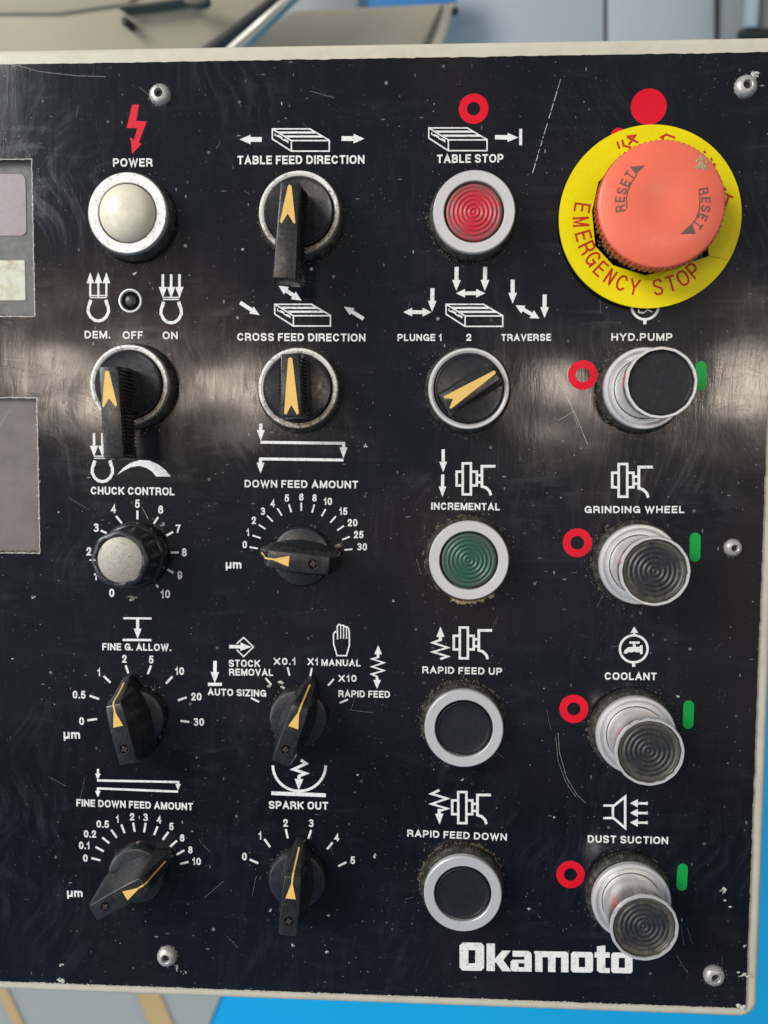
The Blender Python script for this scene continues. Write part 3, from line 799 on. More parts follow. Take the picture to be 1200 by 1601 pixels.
def pointer_knob(px, py, tip_px, label, seed):
    """px,py: centre of the skirt on the plate; tip_px: where the pointer's foot shows (about 3 mm up)"""
    c = base_at(px, py, 0); t = P(*tip_px, 2.6); d = Vector((t.x - c.x, t.y - c.y)); ang = math.atan2(d.y, d.x)
    o = link('pointer_knob', lathe_mesh('knob_skirt', [(0, 3.7), (9.6, 3.7), (10.4, 3.4), (10.9, 2.4), (11.0, .6), (10.8, 0)], 72, smooth=32), M['plastic_soft'], panel, c, ang, label)
    S = [(-14.0, 1.0, 8.5, 2.6, 3.2), (-13.2, .9, 13.5, 2.9, 4.2), (-11.9, .8, 18.0, 3.15, 4.9), (-6, .8, 18.3, 3.3, 6.6), (0, .8, 18.4, 3.3, 7.0), (6, .8, 18.3, 3.2, 6.0),
         (9.6, .8, 17.9, 2.9, 4.6), (10.7, .8, 16.6, 2.6, 4.0), (11.7, .7, 12.5, 2.3, 3.4), (13.2, .6, 7.6, 2.0, 2.6), (15.0, .5, 3.6, 1.5, 1.8), (15.6, .5, 2.2, .9, 1.2)]
    bm = bmesh.new(); rings = []
    for u, z0, z1, ht, hb in S:
        rings.append([bm.verts.new(v) for v in ((u, -hb, z0), (u, -ht, z1), (u, ht, z1), (u, hb, z0))])
    for a, b in zip(rings, rings[1:]):
        for i in range(4): bm.faces.new((a[i], a[(i + 1) % 4], b[(i + 1) % 4], b[i]))
    bm.faces.new(rings[0][::-1]); bm.faces.new(rings[-1])
    bmesh.ops.recalc_face_normals(bm, faces=bm.faces)
    es = [e for e in bm.edges if e.is_manifold and e.calc_face_angle(0) > math.radians(24) and min(v.co.z for v in e.verts) > 2]
    bmesh.ops.bevel(bm, geom=es, offset=.42, segments=3, profile=.5, affect='EDGES')
    link('knob_body', bm_mesh('knob_body', bm, 30), M['plastic'], o)
    # amber pointer: triangle on top, thin line over the nose and down the ramp
    def ztop(u):
        for (a, b) in zip(S, S[1:]):
            if a[0] <= u <= b[0]: return a[2] + (b[2] - a[2]) * (u - a[0]) / (b[0] - a[0])
        return 2.2
    V = []; Fc = []
    us = [7.0, 8, 9.0, 9.6, 10.2, 10.7, 11.2, 11.7, 12.4, 13.2, 14.2]
    for u in us:
        z = ztop(u) + (.10 if u < 9.5 else .16); w = .30
        V += [(u + (.12 if u > 9.5 else 0), -w, z), (u + (.12 if u > 9.5 else 0), w, z)]
    for i in range(len(us) - 1): Fc.append((2 * i, 2 * i + 2, 2 * i + 3, 2 * i + 1))
    b = len(V); V += [(7.6, -.25, 18.45), (7.6, .25, 18.45), (2.0, 1.85, 18.5), (2.0, -1.85, 18.5)]
    Fc.append((b, b + 1, b + 2, b + 3))
    link('pointer_mark', mesh_from('pointer_mark', V, Fc), M['amber'], o, label='amber pointer line with a triangle')
    # set-screw well: rim, flat black disc painted as the bore's shade, screw on top
    link('screw_well', lathe_mesh('screw_well', [(1.55, 18.37), (1.75, 18.5), (1.95, 18.47), (2.0, 18.3)], 32, smooth=60), M['plastic_soft'], o, (-6.3, 0, 0))
    link('bore_shade_disc', lathe_mesh('bore_shade_disc', [(0, 18.42), (1.75, 18.46)], 24), M['bore'], o, (-6.3, 0, 0))
    sm = lathe_mesh('set_screw', [(.0, 18.47), (.3, 18.48), (.42, 18.58), (.75, 18.57), (1.0, 18.47)], 24, lambda i, k: 1 + (.22 if k % 6 < 3 else -.2) * (i > 1), smooth=30)
    link('set_screw', sm, M['rusty'], o, (-6.45, -.1, 0))
    grime_ring(o, 60, .5, .16, seed, r=11.5)
    return o
pointer_knob(473, 869, (404, 862), 'black pointer knob turned left to 0 under DOWN FEED AMOUNT', 1)
pointer_knob(216.5, 1118, (197, 1061), 'black pointer knob pointing up to 2 under FINE G. ALLOW.', 2)
pointer_knob(468, 1119, (487, 1064), 'black pointer knob pointing up to X1 beside MANUAL', 3)
pointer_knob(217, 1362, (264.5, 1339), 'black pointer knob turned to the upper right under FINE DOWN FEED AMOUNT', 4)
pointer_knob(466, 1370, (469, 1320), 'black pointer knob pointing straight up under SPARK OUT', 5)
# thick grime crusts by the knobs' upper sides
def crust(x0, y0, x1, y1, n, size, mat, seed, label):
    crumbs([P(x0, y0), P(x1, y1)], n, .35, size, 0, mat, 'grime', random.Random(seed), label)
M['crust'] = mat_plain('dry_grime_crust', (.20, .17, .14), .75, 0, .6, 1.0, (.06, .05, .04), 0.0002)
crust(476, 1322, 492, 1345, 26, .4, M['crust'], 3, 'dry grime beside the SPARK OUT knob')
crust(196, 1328, 222, 1314, 26, .3, M['crust'], 4, 'dry grime above the FINE DOWN FEED AMOUNT knob')
crust(524, 856, 536, 850, 10, .45, M['crust'], 5, 'grey crumb beside the DOWN FEED AMOUNT knob')
crust(436, 1064, 444, 1078, 12, .4, M['chip'], 6, 'pale chip above the MANUAL knob')
crust(224, 1070, 250, 1082, 10, .2, M['chip'], 7, 'fine scratches above the FINE G. ALLOW. knob')

# potentiometer knob
def chuck_knob():
    c = base_at(213, 867, 0)
    o = link('rotary_knob', lathe_mesh('knob_skirt', [(0, 5.2), (10.9, 5.2), (11.7, 4.7), (12.1, 3.3), (12.3, .4), (12.1, 0)], 80, smooth=50), M['plastic'], panel, c, 0,
             'round lobed black knob with a worn silver insert under CHUCK CONTROL')
    def lobes(i, k): return 1 + .018 * math.cos(k / 96 * 2 * PI * 8) * (i > 1 and i < 9)
    prof = [(8.1, 15.5), (8.2, 16.25), (8.6, 16.5), (9.6, 16.4), (10.15, 16.0), (10.35, 15.2), (10.5, 11), (10.7, 7), (11.0, 5), (11.0, 4.4)]
    link('knob_body', lathe_mesh('knob_body', prof, 96, lobes, smooth=40), M['plastic_soft'], o)
    link('insert', lathe_mesh('insert', [(0, 16.1), (7.7, 16.05), (8.15, 15.8), (8.18, 15.4)], 72, smooth=40), M['disc_face'], o, label='round worn aluminium insert')
    nick = prism_bm([(-10.8, -.15, 4.5), (-10.2, -.15, 4.5), (-10.2, .15, 4.5), (-10.8, .15, 4.5)], [(-10.75, -.15, 16.2), (-8.4, -.15, 16.6), (-8.4, .15, 16.6), (-10.75, .15, 16.2)])
    link('index_line', bm_mesh('index_line', nick), M['white_print'], o, rotz=.02)
chuck_knob()
crust(198, 933, 214, 935, 14, .3, M['crust'], 8, 'tan crumbs under the CHUCK CONTROL knob')

# emergency stop
def emergency_stop():
    c = base_at(1010, 345, 0)
    zr = 17.0; z1 = 2.8
    o = link('emergency_stop_button', lathe_mesh('estop_neck', [(0, 3), (15.5, 1.0), (15.0, 3.2), (12.8, 5.5), (12.0, 8), (13, 11.2), (0, 11.3)], 72, smooth=30), M['knurl_dirty'], panel, c, 0,
             'large faded red mushroom button on a yellow EMERGENCY STOP disc')
    # mushroom: faded top and toothed grimy rim
    def top_z(r):
        if r < 9.5: return zr + 2.0 - .75 * (0.5 + .5 * math.cos(PI * r / 9.5)) * 1.0
        t = (r - 9.5) / 10.9
        return zr + 2.0 - 1.9 * t ** 2.2
    prof = [(r, top_z(r)) for r in [0, 1.5, 3, 4.5, 6, 7.5, 9, 10.5, 12, 13.5, 15, 16.5, 18, 19.2, 20.0, 20.4]] + [(20.75, zr - .35), (20.8, zr - .9)]
    link('mushroom_top', lathe_mesh('mushroom_top', prof, 120, smooth=50), M['estop'], o)
    teeth = 72
    def tm(i, k): return 1 + (.030 if (k % 4) < 2 else 0) * (1 <= i <= 3)
    rim = lathe_mesh('mushroom_rim', [(19.9, zr - .8), (20.55, zr - .85), (20.6, zr - 3), (20.2, zr - 6.2), (19.2, zr - 7.2), (12, zr - 6.4)], teeth * 4, tm, smooth=25)
    link('mushroom_rim', rim, M['estop_rim'], o)
    # RESET print with arcs and triangles, laid on the crown
    top = P(1030.5, 317.5, zr)
    def z_of(x, y): return top_z(math.hypot(x, y)) + .07
    def on_top(pr, name, mat, lab=None):
        V = [(v[0], v[1], z_of(v[0], v[1]) + (v[2] - pr.z)) for v in pr.V]
        link(name, mesh_from(name, V, pr.Fc), mat, o, label=lab)
    def loc(px, py):
        q = P(px, py, zr + .8) - c; return Vector((q.x, q.y))
    for pxs, tri, arcp_, lab in (
        (((968, 327.6), (967.3, 313.5), (970.3, 300.5), (975.5, 288), (982.3, 275.5)), ((1006, 261), (983, 262), (992, 275)), [(978, 328), (977, 312), (980, 299), (986, 286), (993, 275)], 'left'),
        (((1098, 301), (1101.2, 314.5), (1100.5, 328), (1096, 341), (1089, 353)), ((1061, 368), (1079, 351), (1086, 367)), [(1090, 298), (1091.5, 314), (1090.5, 330), (1085, 345), (1077, 356)], 'right')):
        pr = Print(0)
        for ch, (x, y) in zip('RESET', pxs):
            q = loc(x, y); a = math.atan2(q.y, q.x)
            write_c(pr, ch, q, 3.1, .16, a - PI / 2, .92)
        pr.stroke([loc(*p) for p in arcp_], .34, cap=False)
        on_top(pr, 'reset_lettering', M['grey_ink'], 'grey word RESET on the %s of the red button' % lab)
        pr = Print(0)
        tr = [loc(*p) for p in tri]
        pr.fill([(p.x, p.y) for p in tr])
        on_top(pr, 'reset_arrow', M['grey_ink'])
    # crusty chip on the crown
    V = []; Fc = []; rr = random.Random(4); q0 = loc(1096, 258)
    for _ in range(34):
        x = q0.x + rr.gauss(0, .8); y = q0.y + rr.gauss(0, .8); b = len(V); k = 5
        V.append((x, y, z_of(x, y) + .12))
        for i in range(k):
            a = 2 * PI * i / k; r_ = rr.uniform(.35, .95); V.append((x + r_ * math.cos(a), y + r_ * math.sin(a), z_of(x + r_ * math.cos(a), y + r_ * math.sin(a)) - .03))
        for i in range(k): Fc.append((b, b + 1 + i, b + 1 + (i + 1) % k))
    s = link('glue_residue', mesh_from('glue_residue', V, Fc), M['residue'], o, label='pale crusty residue on the red button'); s['kind'] = 'stuff'
    # yellow legend disc, lying loose on the collar, with an eight-sided hole
    dc = P(1015.5, 339.5, z1); R = 142.5 * PXMM(1015, 339, z1)
    outer = [Vector((dc.x + R * math.cos(2 * PI * i / 120), dc.y + R * math.sin(2 * PI * i / 120))) for i in range(120)]
    hp = [(925, 330), (930, 385), (958, 415), (1008, 431), (1045, 422), (1108, 400.5), (1105.5, 377), (1118, 320), (1100, 262), (1040, 235), (970, 245), (935, 285)]
    hole = [Vector(P(x, y, z1)[:2]) for x, y in hp]
    bm = bmesh.new(); es = []
    for lp in (outer, hole):
        vs = [bm.verts.new((p.x - c.x, p.y - c.y, z1)) for p in lp]
        es += [bm.edges.new((vs[i], vs[(i + 1) % len(vs)])) for i in range(len(vs))]
        lo = [bm.verts.new((v.co.x, v.co.y, z1 - .9)) for v in vs]
        for i in range(len(vs)): bm.faces.new((vs[i], vs[(i + 1) % len(vs)], lo[(i + 1) % len(lo)], lo[i]))
    bmesh.ops.triangle_fill(bm, use_beauty=True, use_dissolve=False, edges=es, normal=(0, 0, 1))
    bmesh.ops.recalc_face_normals(bm, faces=bm.faces)
    link('legend_disc', bm_mesh('legend_disc', bm, 30), M['yellow'], o, label='bright yellow disc with red lettering round the red button')
    prd = Print(z1 + .05)
    L = (('E', 909.5, 325), ('M', 907.5, 347), ('E', 911.5, 369), ('R', 917.5, 387.5), ('G', 926.5, 404.5), ('E', 938.5, 420.5), ('N', 953.5, 433), ('C', 971.5, 442.5), ('Y', 991, 449),
         ('S', 1028, 449), ('T', 1048.5, 443.5), ('O', 1067, 435), ('P', 1083.5, 423))
    for ch, x, y in L:
        q = P(x, y, z1); a = math.atan2(q.y - dc.y, q.x - dc.x)
        write_c(prd, ch, (q.x - c.x, q.y - c.y), 25.5 * PXMM(x, y, z1), .125, a + PI / 2, .84 if ch not in 'MN' else .66)
    link('legend_lettering', mesh_from('legend_lettering', prd.V, prd.Fc), M['red_ink'], o, label='red words EMERGENCY STOP along the lower half of the yellow disc')
    prc = Print(z1 + .05)
    def zz(x, y): q = P(850 + x / 3.43, 120 + y / 3.43, z1); return (q.x - c.x, q.y - c.y)
    for st in ([(400, 372), (411, 408)], [(424, 362), (434, 398)], [(448, 346), (490, 341), (458, 388)], [(450, 348), (505, 376)], [(615, 352), (648, 336), (692, 352)], [(630, 350), (632, 362)],
               [(838, 418), (846, 430)], [(872, 455), (880, 468)], [(886, 480), (896, 492)], [(948, 635), (985, 655)], [(964, 645), (948, 690)], [(950, 690), (944, 700)], [(940, 605), (950, 618)],
               [(436, 392), (470, 402)]):
        prc.stroke([zz(525 + (p[0] - 525) * 1.06, 740 + (p[1] - 740) * 1.06) for p in st], .75, cap=False)
    link('legend_characters', mesh_from('legend_characters', prc.V, prc.Fc), M['red_ink'], o, label='red Chinese characters half hidden behind the red button')
    prc = Print(z1 + .03)
    prc.stroke([zz(888, 965), (zz(940, 970)), zz(985, 985)], .16, cap=False)
    link('legend_crack', mesh_from('legend_crack', prc.V, prc.Fc), M['grime'], o, label='crack in the yellow disc')
    s = grime_ring(o, 300, .9, .34, 8, math.radians(190), math.radians(330), 16.8)
    s.location = (0, 0, 2.0)
emergency_stop()

# button-head screws with a round socket
screw_me = lathe_mesh('screw', [(0, .55), (1.15, .6), (1.35, .9), (1.45, 2.15), (1.7, 2.35), (2.5, 2.2), (3.3, 1.6), (3.8, .7), (3.9, 0)], 48, smooth=40)
for (x, y, lab) in ((249, 147, 'socket screw near the top left, above the red lightning'), (1167, 134, 'socket screw in the top right corner with paint crumbs'),
                    (260, 1497, 'socket screw near the bottom left'), (1117, 1527, 'socket screw in the bottom right corner'), (1147, 857, 'small socket screw at the right, beside GRINDING WHEEL')):
    p = base_at(x, y, 1.2)
    s = link('screw', screw_me, M['screw'], panel, p, random.uniform(0, 6), lab)
    if x == 1147: s.scale = (.82, .82, .9)
    link('socket', lathe_mesh('socket', [(0, .62), (1.2, .66), (1.36, .95)], 6), M['dark'], s)
    grime_ring(s, 40, .35, .22, int(x), r=4.0)
crumbs([P(1172, 118), P(1186, 117)], 18, .5, .35, 0, M['chip'], 'paint_chip', random.Random(2))
crumbs([P(268, 1505), P(292, 1524)], 16, .5, .2, 0, M['chip'], 'paint_chip', random.Random(2))
# little recessed screw in a white ring above OFF
p = base_at(204.5, 471, 0)
o = link('recessed_screw', lathe_mesh('recess_ring', [(3.3, .05), (3.5, .6), (3.85, .85), (4.2, .8), (4.4, .4), (4.45, 0)], 64, smooth=30), M['alu'], panel, p, 0, 'dark recessed screw in a white ring between the two magnet symbols')
link('recess_shade', lathe_mesh('recess_shade', [(0, .06), (3.6, .10)], 48), M['bore'], o)  # flat black disc painted as the shade in the recess
link('screw_head', lathe_mesh('screw_head', [(0, .75), (.8, .7), (1.6, .45), (2.1, .12)], 40, lambda i, k: 1 + .12 * (k % 10 < 5) * (i == 2), smooth=60), M['rib_black'], o, (-.1, .1, 0))

# ------------------------------------------------------------------ captions
def caption(s, x0, y0, x1, y1, h, t=.20):
    pr = Print(.05); m = PXMM(x0, y0)
    write(pr, s, P(x0, y0), P(x1, y1), h * m, t)
    pr.build('caption', M['white_print'], panel, 'white caption ' + s)
for a in (('POWER', 176.5, 261, 238.5, 261, 12.5), ('TABLE FEED DIRECTION', 371, 257.5, 569.5, 256.5, 13), ('TABLE STOP', 682.5, 255.5, 786.5, 254.5, 13),
          ('DEM.', 132, 529.3, 172.5, 529.3, 11.5), ('OFF', 191.8, 530, 223.5, 530, 11.5), ('ON', 254, 530.5, 278, 530.5, 11.5),
          ('CHUCK CONTROL', 142, 773, 272.7, 774.5, 12), ('CROSS FEED DIRECTION', 370.5, 533, 571, 534.3, 12), ('DOWN FEED AMOUNT', 382, 762, 559.7, 763.7, 11.7),
          ('PLUNGE 1', 621, 533.3, 690.5, 533.3, 10.8), ('2', 728, 533, 736.8, 533, 10.8), ('TRAVERSE', 783, 533.3, 861, 533, 10.8),
          ('HYD.PUMP', 954.7, 533, 1050.6, 533, 11.8), ('GRINDING WHEEL', 913, 802.2, 1069.5, 802.2, 11.3), ('INCREMENTAL', 673.6, 796.8, 780.8, 798, 11.3),
          ('RAPID FEED UP', 659.6, 1052.3, 784.6, 1055, 11), ('RAPID FEED DOWN', 636, 1307.6, 792, 1314, 11.3), ('COOLANT', 944.6, 1062.6, 1026, 1063.2, 12),
          ('DUST SUCTION', 918, 1316.8, 1043.8, 1319.5, 12), ('FINE G. ALLOW.', 160, 1016.3, 267.5, 1017.7, 11), ('FINE DOWN FEED AMOUNT', 119.5, 1260.2, 301.5, 1266.5, 11.3),
          ('SPARK OUT', 420, 1264, 512.7, 1265.6, 12.3), ('STOCK', 357.5, 1042.2, 406.5, 1042.6, 11), ('REMOVAL', 358, 1055.8, 426.7, 1056.6, 10.8),
          ('AUTO SIZING', 324.7, 1086.7, 416, 1089.2, 10.8), ('X0.1', 427.5, 1039.3, 462.5, 1039.3, 11), ('X1', 480.5, 1039.6, 497.5, 1039.8, 11),
          ('MANUAL', 502, 1040.8, 563.5, 1041.8, 10.5), ('X10', 528.7, 1065.7, 557.5, 1065.7, 10.8), ('RAPID FEED', 528.7, 1089.5, 609.4, 1090.8, 10.8)):
    caption(*a)
def mu_m(x0, x1, y, xh):
    pr = Print(.05); m = PXMM(x0, y); cap = xh / .72 * m; W = text_width('um', 1, .2)
    write(pr, 'um', P(x0, y), P(x1, y), cap, .2); pr.build('caption', M['white_print'], panel, 'white unit µm')
mu_m(352.7, 377.5, 888.7, 9.3); mu_m(99.5, 125.5, 1154.6, 9.8); mu_m(105, 129.5, 1401.8, 9.3)

# ------------------------------------------------------------------ dial scales
def dial(ox, oy, k, nums, ticks, h, w, label):
    pr = Print(.05)
    for a, b in ticks: pr.s([(ox + a[0] / k, oy + a[1] / k), (ox + b[0] / k, oy + b[1] / k)], w)
    o = pr.build('dial_scale', M['white_print'], panel, label)
    for s, x, y in nums:
        px, py = ox + x / k, oy + y / k; q = Print(.05)
        write_c(q, s, P(px, py), h * PXMM(px, py), .19)
        n = q.build('numeral', M['white_print'], o); n.location -= o.location
dial(330, 720, 3.871, (('0', 203, 508), ('1', 222, 435), ('2', 258, 362), ('3', 313, 307), ('4', 372, 260), ('5', 458, 227), ('6', 545, 221), ('8', 625, 226), ('10', 706, 247),
     ('15', 799, 307), ('20', 855, 376), ('25', 892, 448), ('30', 913, 522)),
     (((232, 524), (282, 532)), ((250, 453), (300, 470)), ((288, 388), (328, 415)), ((338, 333), (372, 369)), ((400, 289), (427, 332)), ((470, 265), (485, 313)), ((545, 256), (545, 304)),
      ((624, 266), (610, 315)), ((692, 294), (668, 337)), ((754, 338), (720, 376)), ((803, 395), (762, 423)), ((838, 461), (792, 479)), ((855, 536), (805, 541))), 11.3, 2.5, 'white scale 0 to 30 round the DOWN FEED AMOUNT knob')
dial(80, 740, 4.615, (('2', 272, 563), ('3', 325, 392), ('4', 450, 257), ('5', 622, 219), ('6', 790, 262), ('7', 915, 400), ('8', 960, 570), ('9', 928, 735), ('10', 824, 870), ('0', 437, 862), ('1', 320, 740)),
     (((358, 412), (400, 432)), ((468, 308), (510, 360)), ((622, 268), (622, 332)), ((772, 315), (740, 364)), ((880, 422), (830, 450)), ((862, 571), (920, 571)), ((838, 692), (882, 718)), ((758, 803), (772, 822))),
     12.8, 3.2, 'white scale 0 to 10 round the CHUCK CONTROL knob')
dial(70, 940, 4.286, (('0', 247, 802), ('0.5', 230, 625), ('1', 363, 475), ('2', 533, 385), ('5', 713, 390), ('10', 903, 467), ('20', 1015, 638), ('30', 1032, 808)),
     (((285, 797), (350, 788)), ((300, 632), (365, 655)), ((395, 500), (440, 545)), ((542, 428), (560, 482)), ((712, 430), (690, 487)), ((855, 503), (812, 550)), ((950, 643), (892, 663)), ((908, 800), (968, 808))),
     12, 3.3, 'white scale 0 to 30 round the FINE G. ALLOW. knob')
dial(300, 960, 3.529, (), (((325, 462), (370, 484)), ((405, 352), (437, 389)), ((527, 293), (538, 339)), ((661, 297), (652, 342)), ((782, 358), (750, 394)), ((860, 470), (814, 490))), 11, 2.8,
     'white tick marks round the MANUAL knob')
dial(70, 1200, 4.286, (('0', 272, 605), ('0.1', 265, 520), ('0.2', 303, 443), ('0.5', 388, 377), ('1', 487, 343), ('2', 585, 328), ('3', 675, 332), ('4', 765, 348), ('5', 848, 393), ('6', 920, 470), ('8', 975, 550), ('10', 1017, 627)),
     (((312, 605), (373, 620)), ((340, 530), (395, 560)), ((385, 467), (432, 505)), ((445, 415), (482, 468)), ((513, 380), (535, 438)), ((592, 368), (602, 428)), ((676, 370), (665, 432)), ((756, 392), (732, 450)),
      ((828, 430), (790, 482)), ((885, 488), (840, 528)), ((935, 552), (882, 583)), ((963, 630), (905, 645))), 11.5, 3.2, 'white scale 0 to 10 round the FINE DOWN FEED AMOUNT knob')
dial(340, 1180, 4.286, (('0', 180, 680), ('1', 285, 540), ('2', 455, 455), ('3', 627, 457), ('4', 798, 553), ('5', 905, 705)),
     (((215, 700), (272, 725)), ((313, 563), (352, 617)), ((457, 497), (470, 558)), ((627, 503), (608, 560)), ((770, 585), (733, 632)), ((862, 718), (808, 745))), 12, 3.3, 'white scale 0 to 5 round the SPARK OUT knob')

# ------------------------------------------------------------------ symbols
def sym(label, fn, mat='white_print', name='symbol'):
    pr = Print(.05); fn(pr); return pr.build(name, M[mat], panel, label)
def Z(ox, oy, k):
    return lambda *pts: [(ox + x / k, oy + y / k) for x, y in pts]
def table_icon(pr, x, y, w):
    q = lambda *pts: [(x + a * w, y + b * w) for a, b in pts]
    lw = 2.1
    pr.s(q((0, 0), (.66, 0), (1, .2), (1, .39), (.335, .39), (0, .175)), lw, closed=True)
    pr.s(q((0, 0), (.335, .205), (1, .205)), lw); pr.s(q((.335, .205), (.335, .385)), lw)
    pr.f(q((.10, .045), (.74, .045), (.80, .082), (.165, .082))); pr.f(q((.22, .115), (.86, .115), (.92, .152), (.285, .152)))
    pr.s(q((.05, .075), (.05, .11), (.10, .135), (.10, .105)), 1.6); pr.s(q((.10, .12), (.165, .155)), 3.0)
    pr.s(q((.17, .145), (.17, .18), (.215, .205), (.215, .175)), 1.6); pr.s(q((.215, .19), (.275, .222)), 3.0); pr.s(q((.275, .2), (.275, .25)), 1.6)
for lab, x, y, w in (('white table symbol between two arrows above TABLE FEED DIRECTION', 425.5, 202, 89), ('white table symbol above TABLE STOP', 670, 200.5, 91), ('white table symbol above CROSS FEED DIRECTION', 429.3, 476, 87),
                     ('white table symbol between PLUNGE and TRAVERSE', 697, 476, 88.5)):
    sym(lab, lambda pr: table_icon(pr, x, y, w))
def arrows(label, *A):
    for a in A:
        sym(label, lambda pr: pr.arrow(*a[:2], **(a[2] if len(a) > 2 else {})), name='arrow_symbol')
SA = dict(w=6.3, hw=13.5, hl=17)
arrows('white arrow beside the table symbol above TABLE FEED DIRECTION', ((409, 218.5), (374.5, 218.5), dict(w=7.5, hw=15, hl=17)), ((533.5, 217), (569.5, 217.3), dict(w=7.5, hw=15, hl=17)))
def f(pr): pr.arrow((773.5, 215), (810, 215.5), w=7, hw=14, hl=17); pr.s([(813.5, 202), (813.5, 227.5)], 4.6)
sym('white arrow against a bar beside the TABLE STOP symbol', f)
z = Z(340, 380, 4)
arrows('white slanted arrow by the CROSS FEED DIRECTION symbol', (*z((380, 267), (524, 361)), dict(w=6, hw=14, hl=15, double=True)), (*z((141, 373), (262, 452)), dict(w=6, hw=13, hl=15)), (*z((912, 475), (790, 399)), dict(w=6, hw=13, hl=15)))
z = Z(600, 380, 4); DA = dict(w=5.8, hw=13.5, hl=14, double=True)
arrows('white arrow above PLUNGE 1', (*z((303, 283), (300, 430)), SA), (*z((120, 433), (297, 433)), DA))
arrows('white arrow above the table symbol over 2', (*z((454, 150), (452, 300)), SA), (*z((632, 150), (630, 300)), SA), (*z((450, 315), (632, 315)), DA))
arrows('white arrow above TRAVERSE', (*z((804, 230), (804, 380)), SA), (*z((1004, 323), (1003, 470)), SA), (*z((822, 390), (972, 473)), dict(w=5.8, hw=14, hl=14, double=True)))

z = Z(0, 0, 2)
sym('red lightning arrow above POWER', lambda pr: pr.f(z((413, 328), (435, 328), (426, 379), (459, 381), (434, 446), (443, 451), (413, 482), (408, 431), (419, 438), (429, 402), (396, 401))), 'red_print')
def ringm(label, x, y, R, r):
    def f(pr): m = PXMM(x, y); pr.ring(P(x, y), R * m, r * m)
    sym(label, f, 'red_print', 'stop_mark')
ringm('red ring above TABLE STOP', 740, 170.5, 23.2, 10.3)
ringm('red ring left of the HYD.PUMP button', 910.6, 586.5, 23.2, 11.2)
ringm('red ring left of the GRINDING WHEEL button', 902, 848.5, 22.8, 10.8)
ringm('red ring left of the COOLANT button', 896.6, 1108, 22.7, 10.5)
ringm('red ring left of the DUST SUCTION button', 891.3, 1366.8, 22.2, 10.2)
def f(pr):
    m = PXMM(1013, 167); c = P(1013.5, 167.3); pr.fill([(c.x + 28 * m * math.cos(a * PI / 24), c.y + 28 * m * math.sin(a * PI / 24)) for a in range(48)])
sym('solid red dot above the yellow disc', f, 'red_print', 'stop_mark')
ringm('edge of a red ring peeping out above the yellow disc', 966, 212, 11.5, 2)
def pill(label, x, y, w, h, lean):
    def f(pr):
        pts = []
        for i in range(13): a = PI * i / 12; pts.append((x + lean + w / 2 * math.cos(a), y - (h - w) / 2 - w / 2 * math.sin(a)))
        for i in range(13): a = PI + PI * i / 12; pts.append((x - lean + w / 2 * math.cos(a), y + (h - w) / 2 - w / 2 * math.sin(a)))
        pr.f(pts)
    sym(label, f, 'green_print', 'start_mark')
pill('green bar right of the HYD.PUMP button', 1095, 588, 17, 46.5, .3)
pill('green bar right of the GRINDING WHEEL button', 1086, 855.3, 17, 45.5, .3)
pill('green bar right of the COOLANT button', 1075.5, 1117, 16.8, 44.5, .5)
pill('green bar right of the DUST SUCTION button', 1065.8, 1371, 16.6, 42.5, .7)

def magnet(label, ox, top, up, partial=False):
    """horseshoe magnet symbol; ox: centre x px, top: top y px"""
    def f(pr):
        if up:
            for dx in (-12.6, 0, 12.6):
                pr.f([(ox + dx - 6, top + 17), (ox + dx, top), (ox + dx + 6, top + 17)]); pr.s([(ox + dx, top + 16), (ox + dx, top + 38)], 3.2)
        else:
            for dx in (-13, 0, 13):
                pr.s([(ox + dx, top), (ox + dx, top + 22)], 4); pr.f([(ox + dx - 6.4, top + 20), (ox + dx + 6.4, top + 20), (ox + dx, top + 37)])
        pr.s([(ox - 13, top + 36.3), (ox + 13, top + 36.3)], 1.7); pr.s([(ox - 13, top + 39.5), (ox + 13, top + 39.5)], 1.7)
        pr.s([(ox - 12, top + 43), (ox - 15.6, top + 55), (ox - 16, top + 62), (ox - 12, top + 70), (ox - 6, top + 74.8), (ox, top + 76), (ox + 6, top + 74.8), (ox + 12, top + 70), (ox + 16, top + 62), (ox + 15.6, top + 55), (ox + 12, top + 43)], 4.6)
        pr.s([(ox - 9.8, top + 44), (ox - 12, top + 52)], 1); pr.s([(ox + 9.8, top + 44), (ox + 12, top + 52)], 1)
    sym(label, f)
magnet('white magnet symbol with three arrows up, above DEM.', 153.7, 426, True)
magnet('white magnet symbol with three arrows down, above ON', 267.5, 429, False)
magnet('white magnet symbol half hidden by the long lever, above CHUCK CONTROL', 160, 677, False)
z = Z(0, 380, 3.4286)
sym('white crescent above CHUCK CONTROL', lambda pr: pr.f(z((628, 1243), (660, 1205), (700, 1178), (750, 1163), (800, 1166), (850, 1188), (890, 1220), (915, 1252), (838, 1252), (815, 1225), (785, 1205), (745, 1194), (700, 1202), (660, 1222))))
z = Z(340, 380, 4)
def f(pr):
    A = dict(w=5, hw=12.5, hl=17)
    pr.arrow(*z((270, 1130), (270, 1238)), **A); pr.s(z((268, 1246), (797, 1253)), 4.4); pr.arrow(*z((788, 1253), (786, 1346)), **A); pr.s(z((787, 1357), (260, 1350)), 4.4); pr.arrow(*z((268, 1350), (269, 1442)), **A)
sym('white folded path of arrows above DOWN FEED AMOUNT', f)
z = Z(70, 1200, 4.286)
def f(pr):
    A = dict(w=3.4, hw=8.5, hl=10)
    pr.arrow(*z((357, 8), (355, 82)), **A); pr.s(z((350, 85), (902, 96)), 3.4); pr.arrow(*z((894, 96), (892, 152)), **A); pr.s(z((892, 160), (350, 138)), 3.4); pr.arrow(*z((356, 138), (356, 198)), **A)
sym('white folded path of arrows above FINE DOWN FEED AMOUNT', f)
z = Z(70, 940, 4.286)
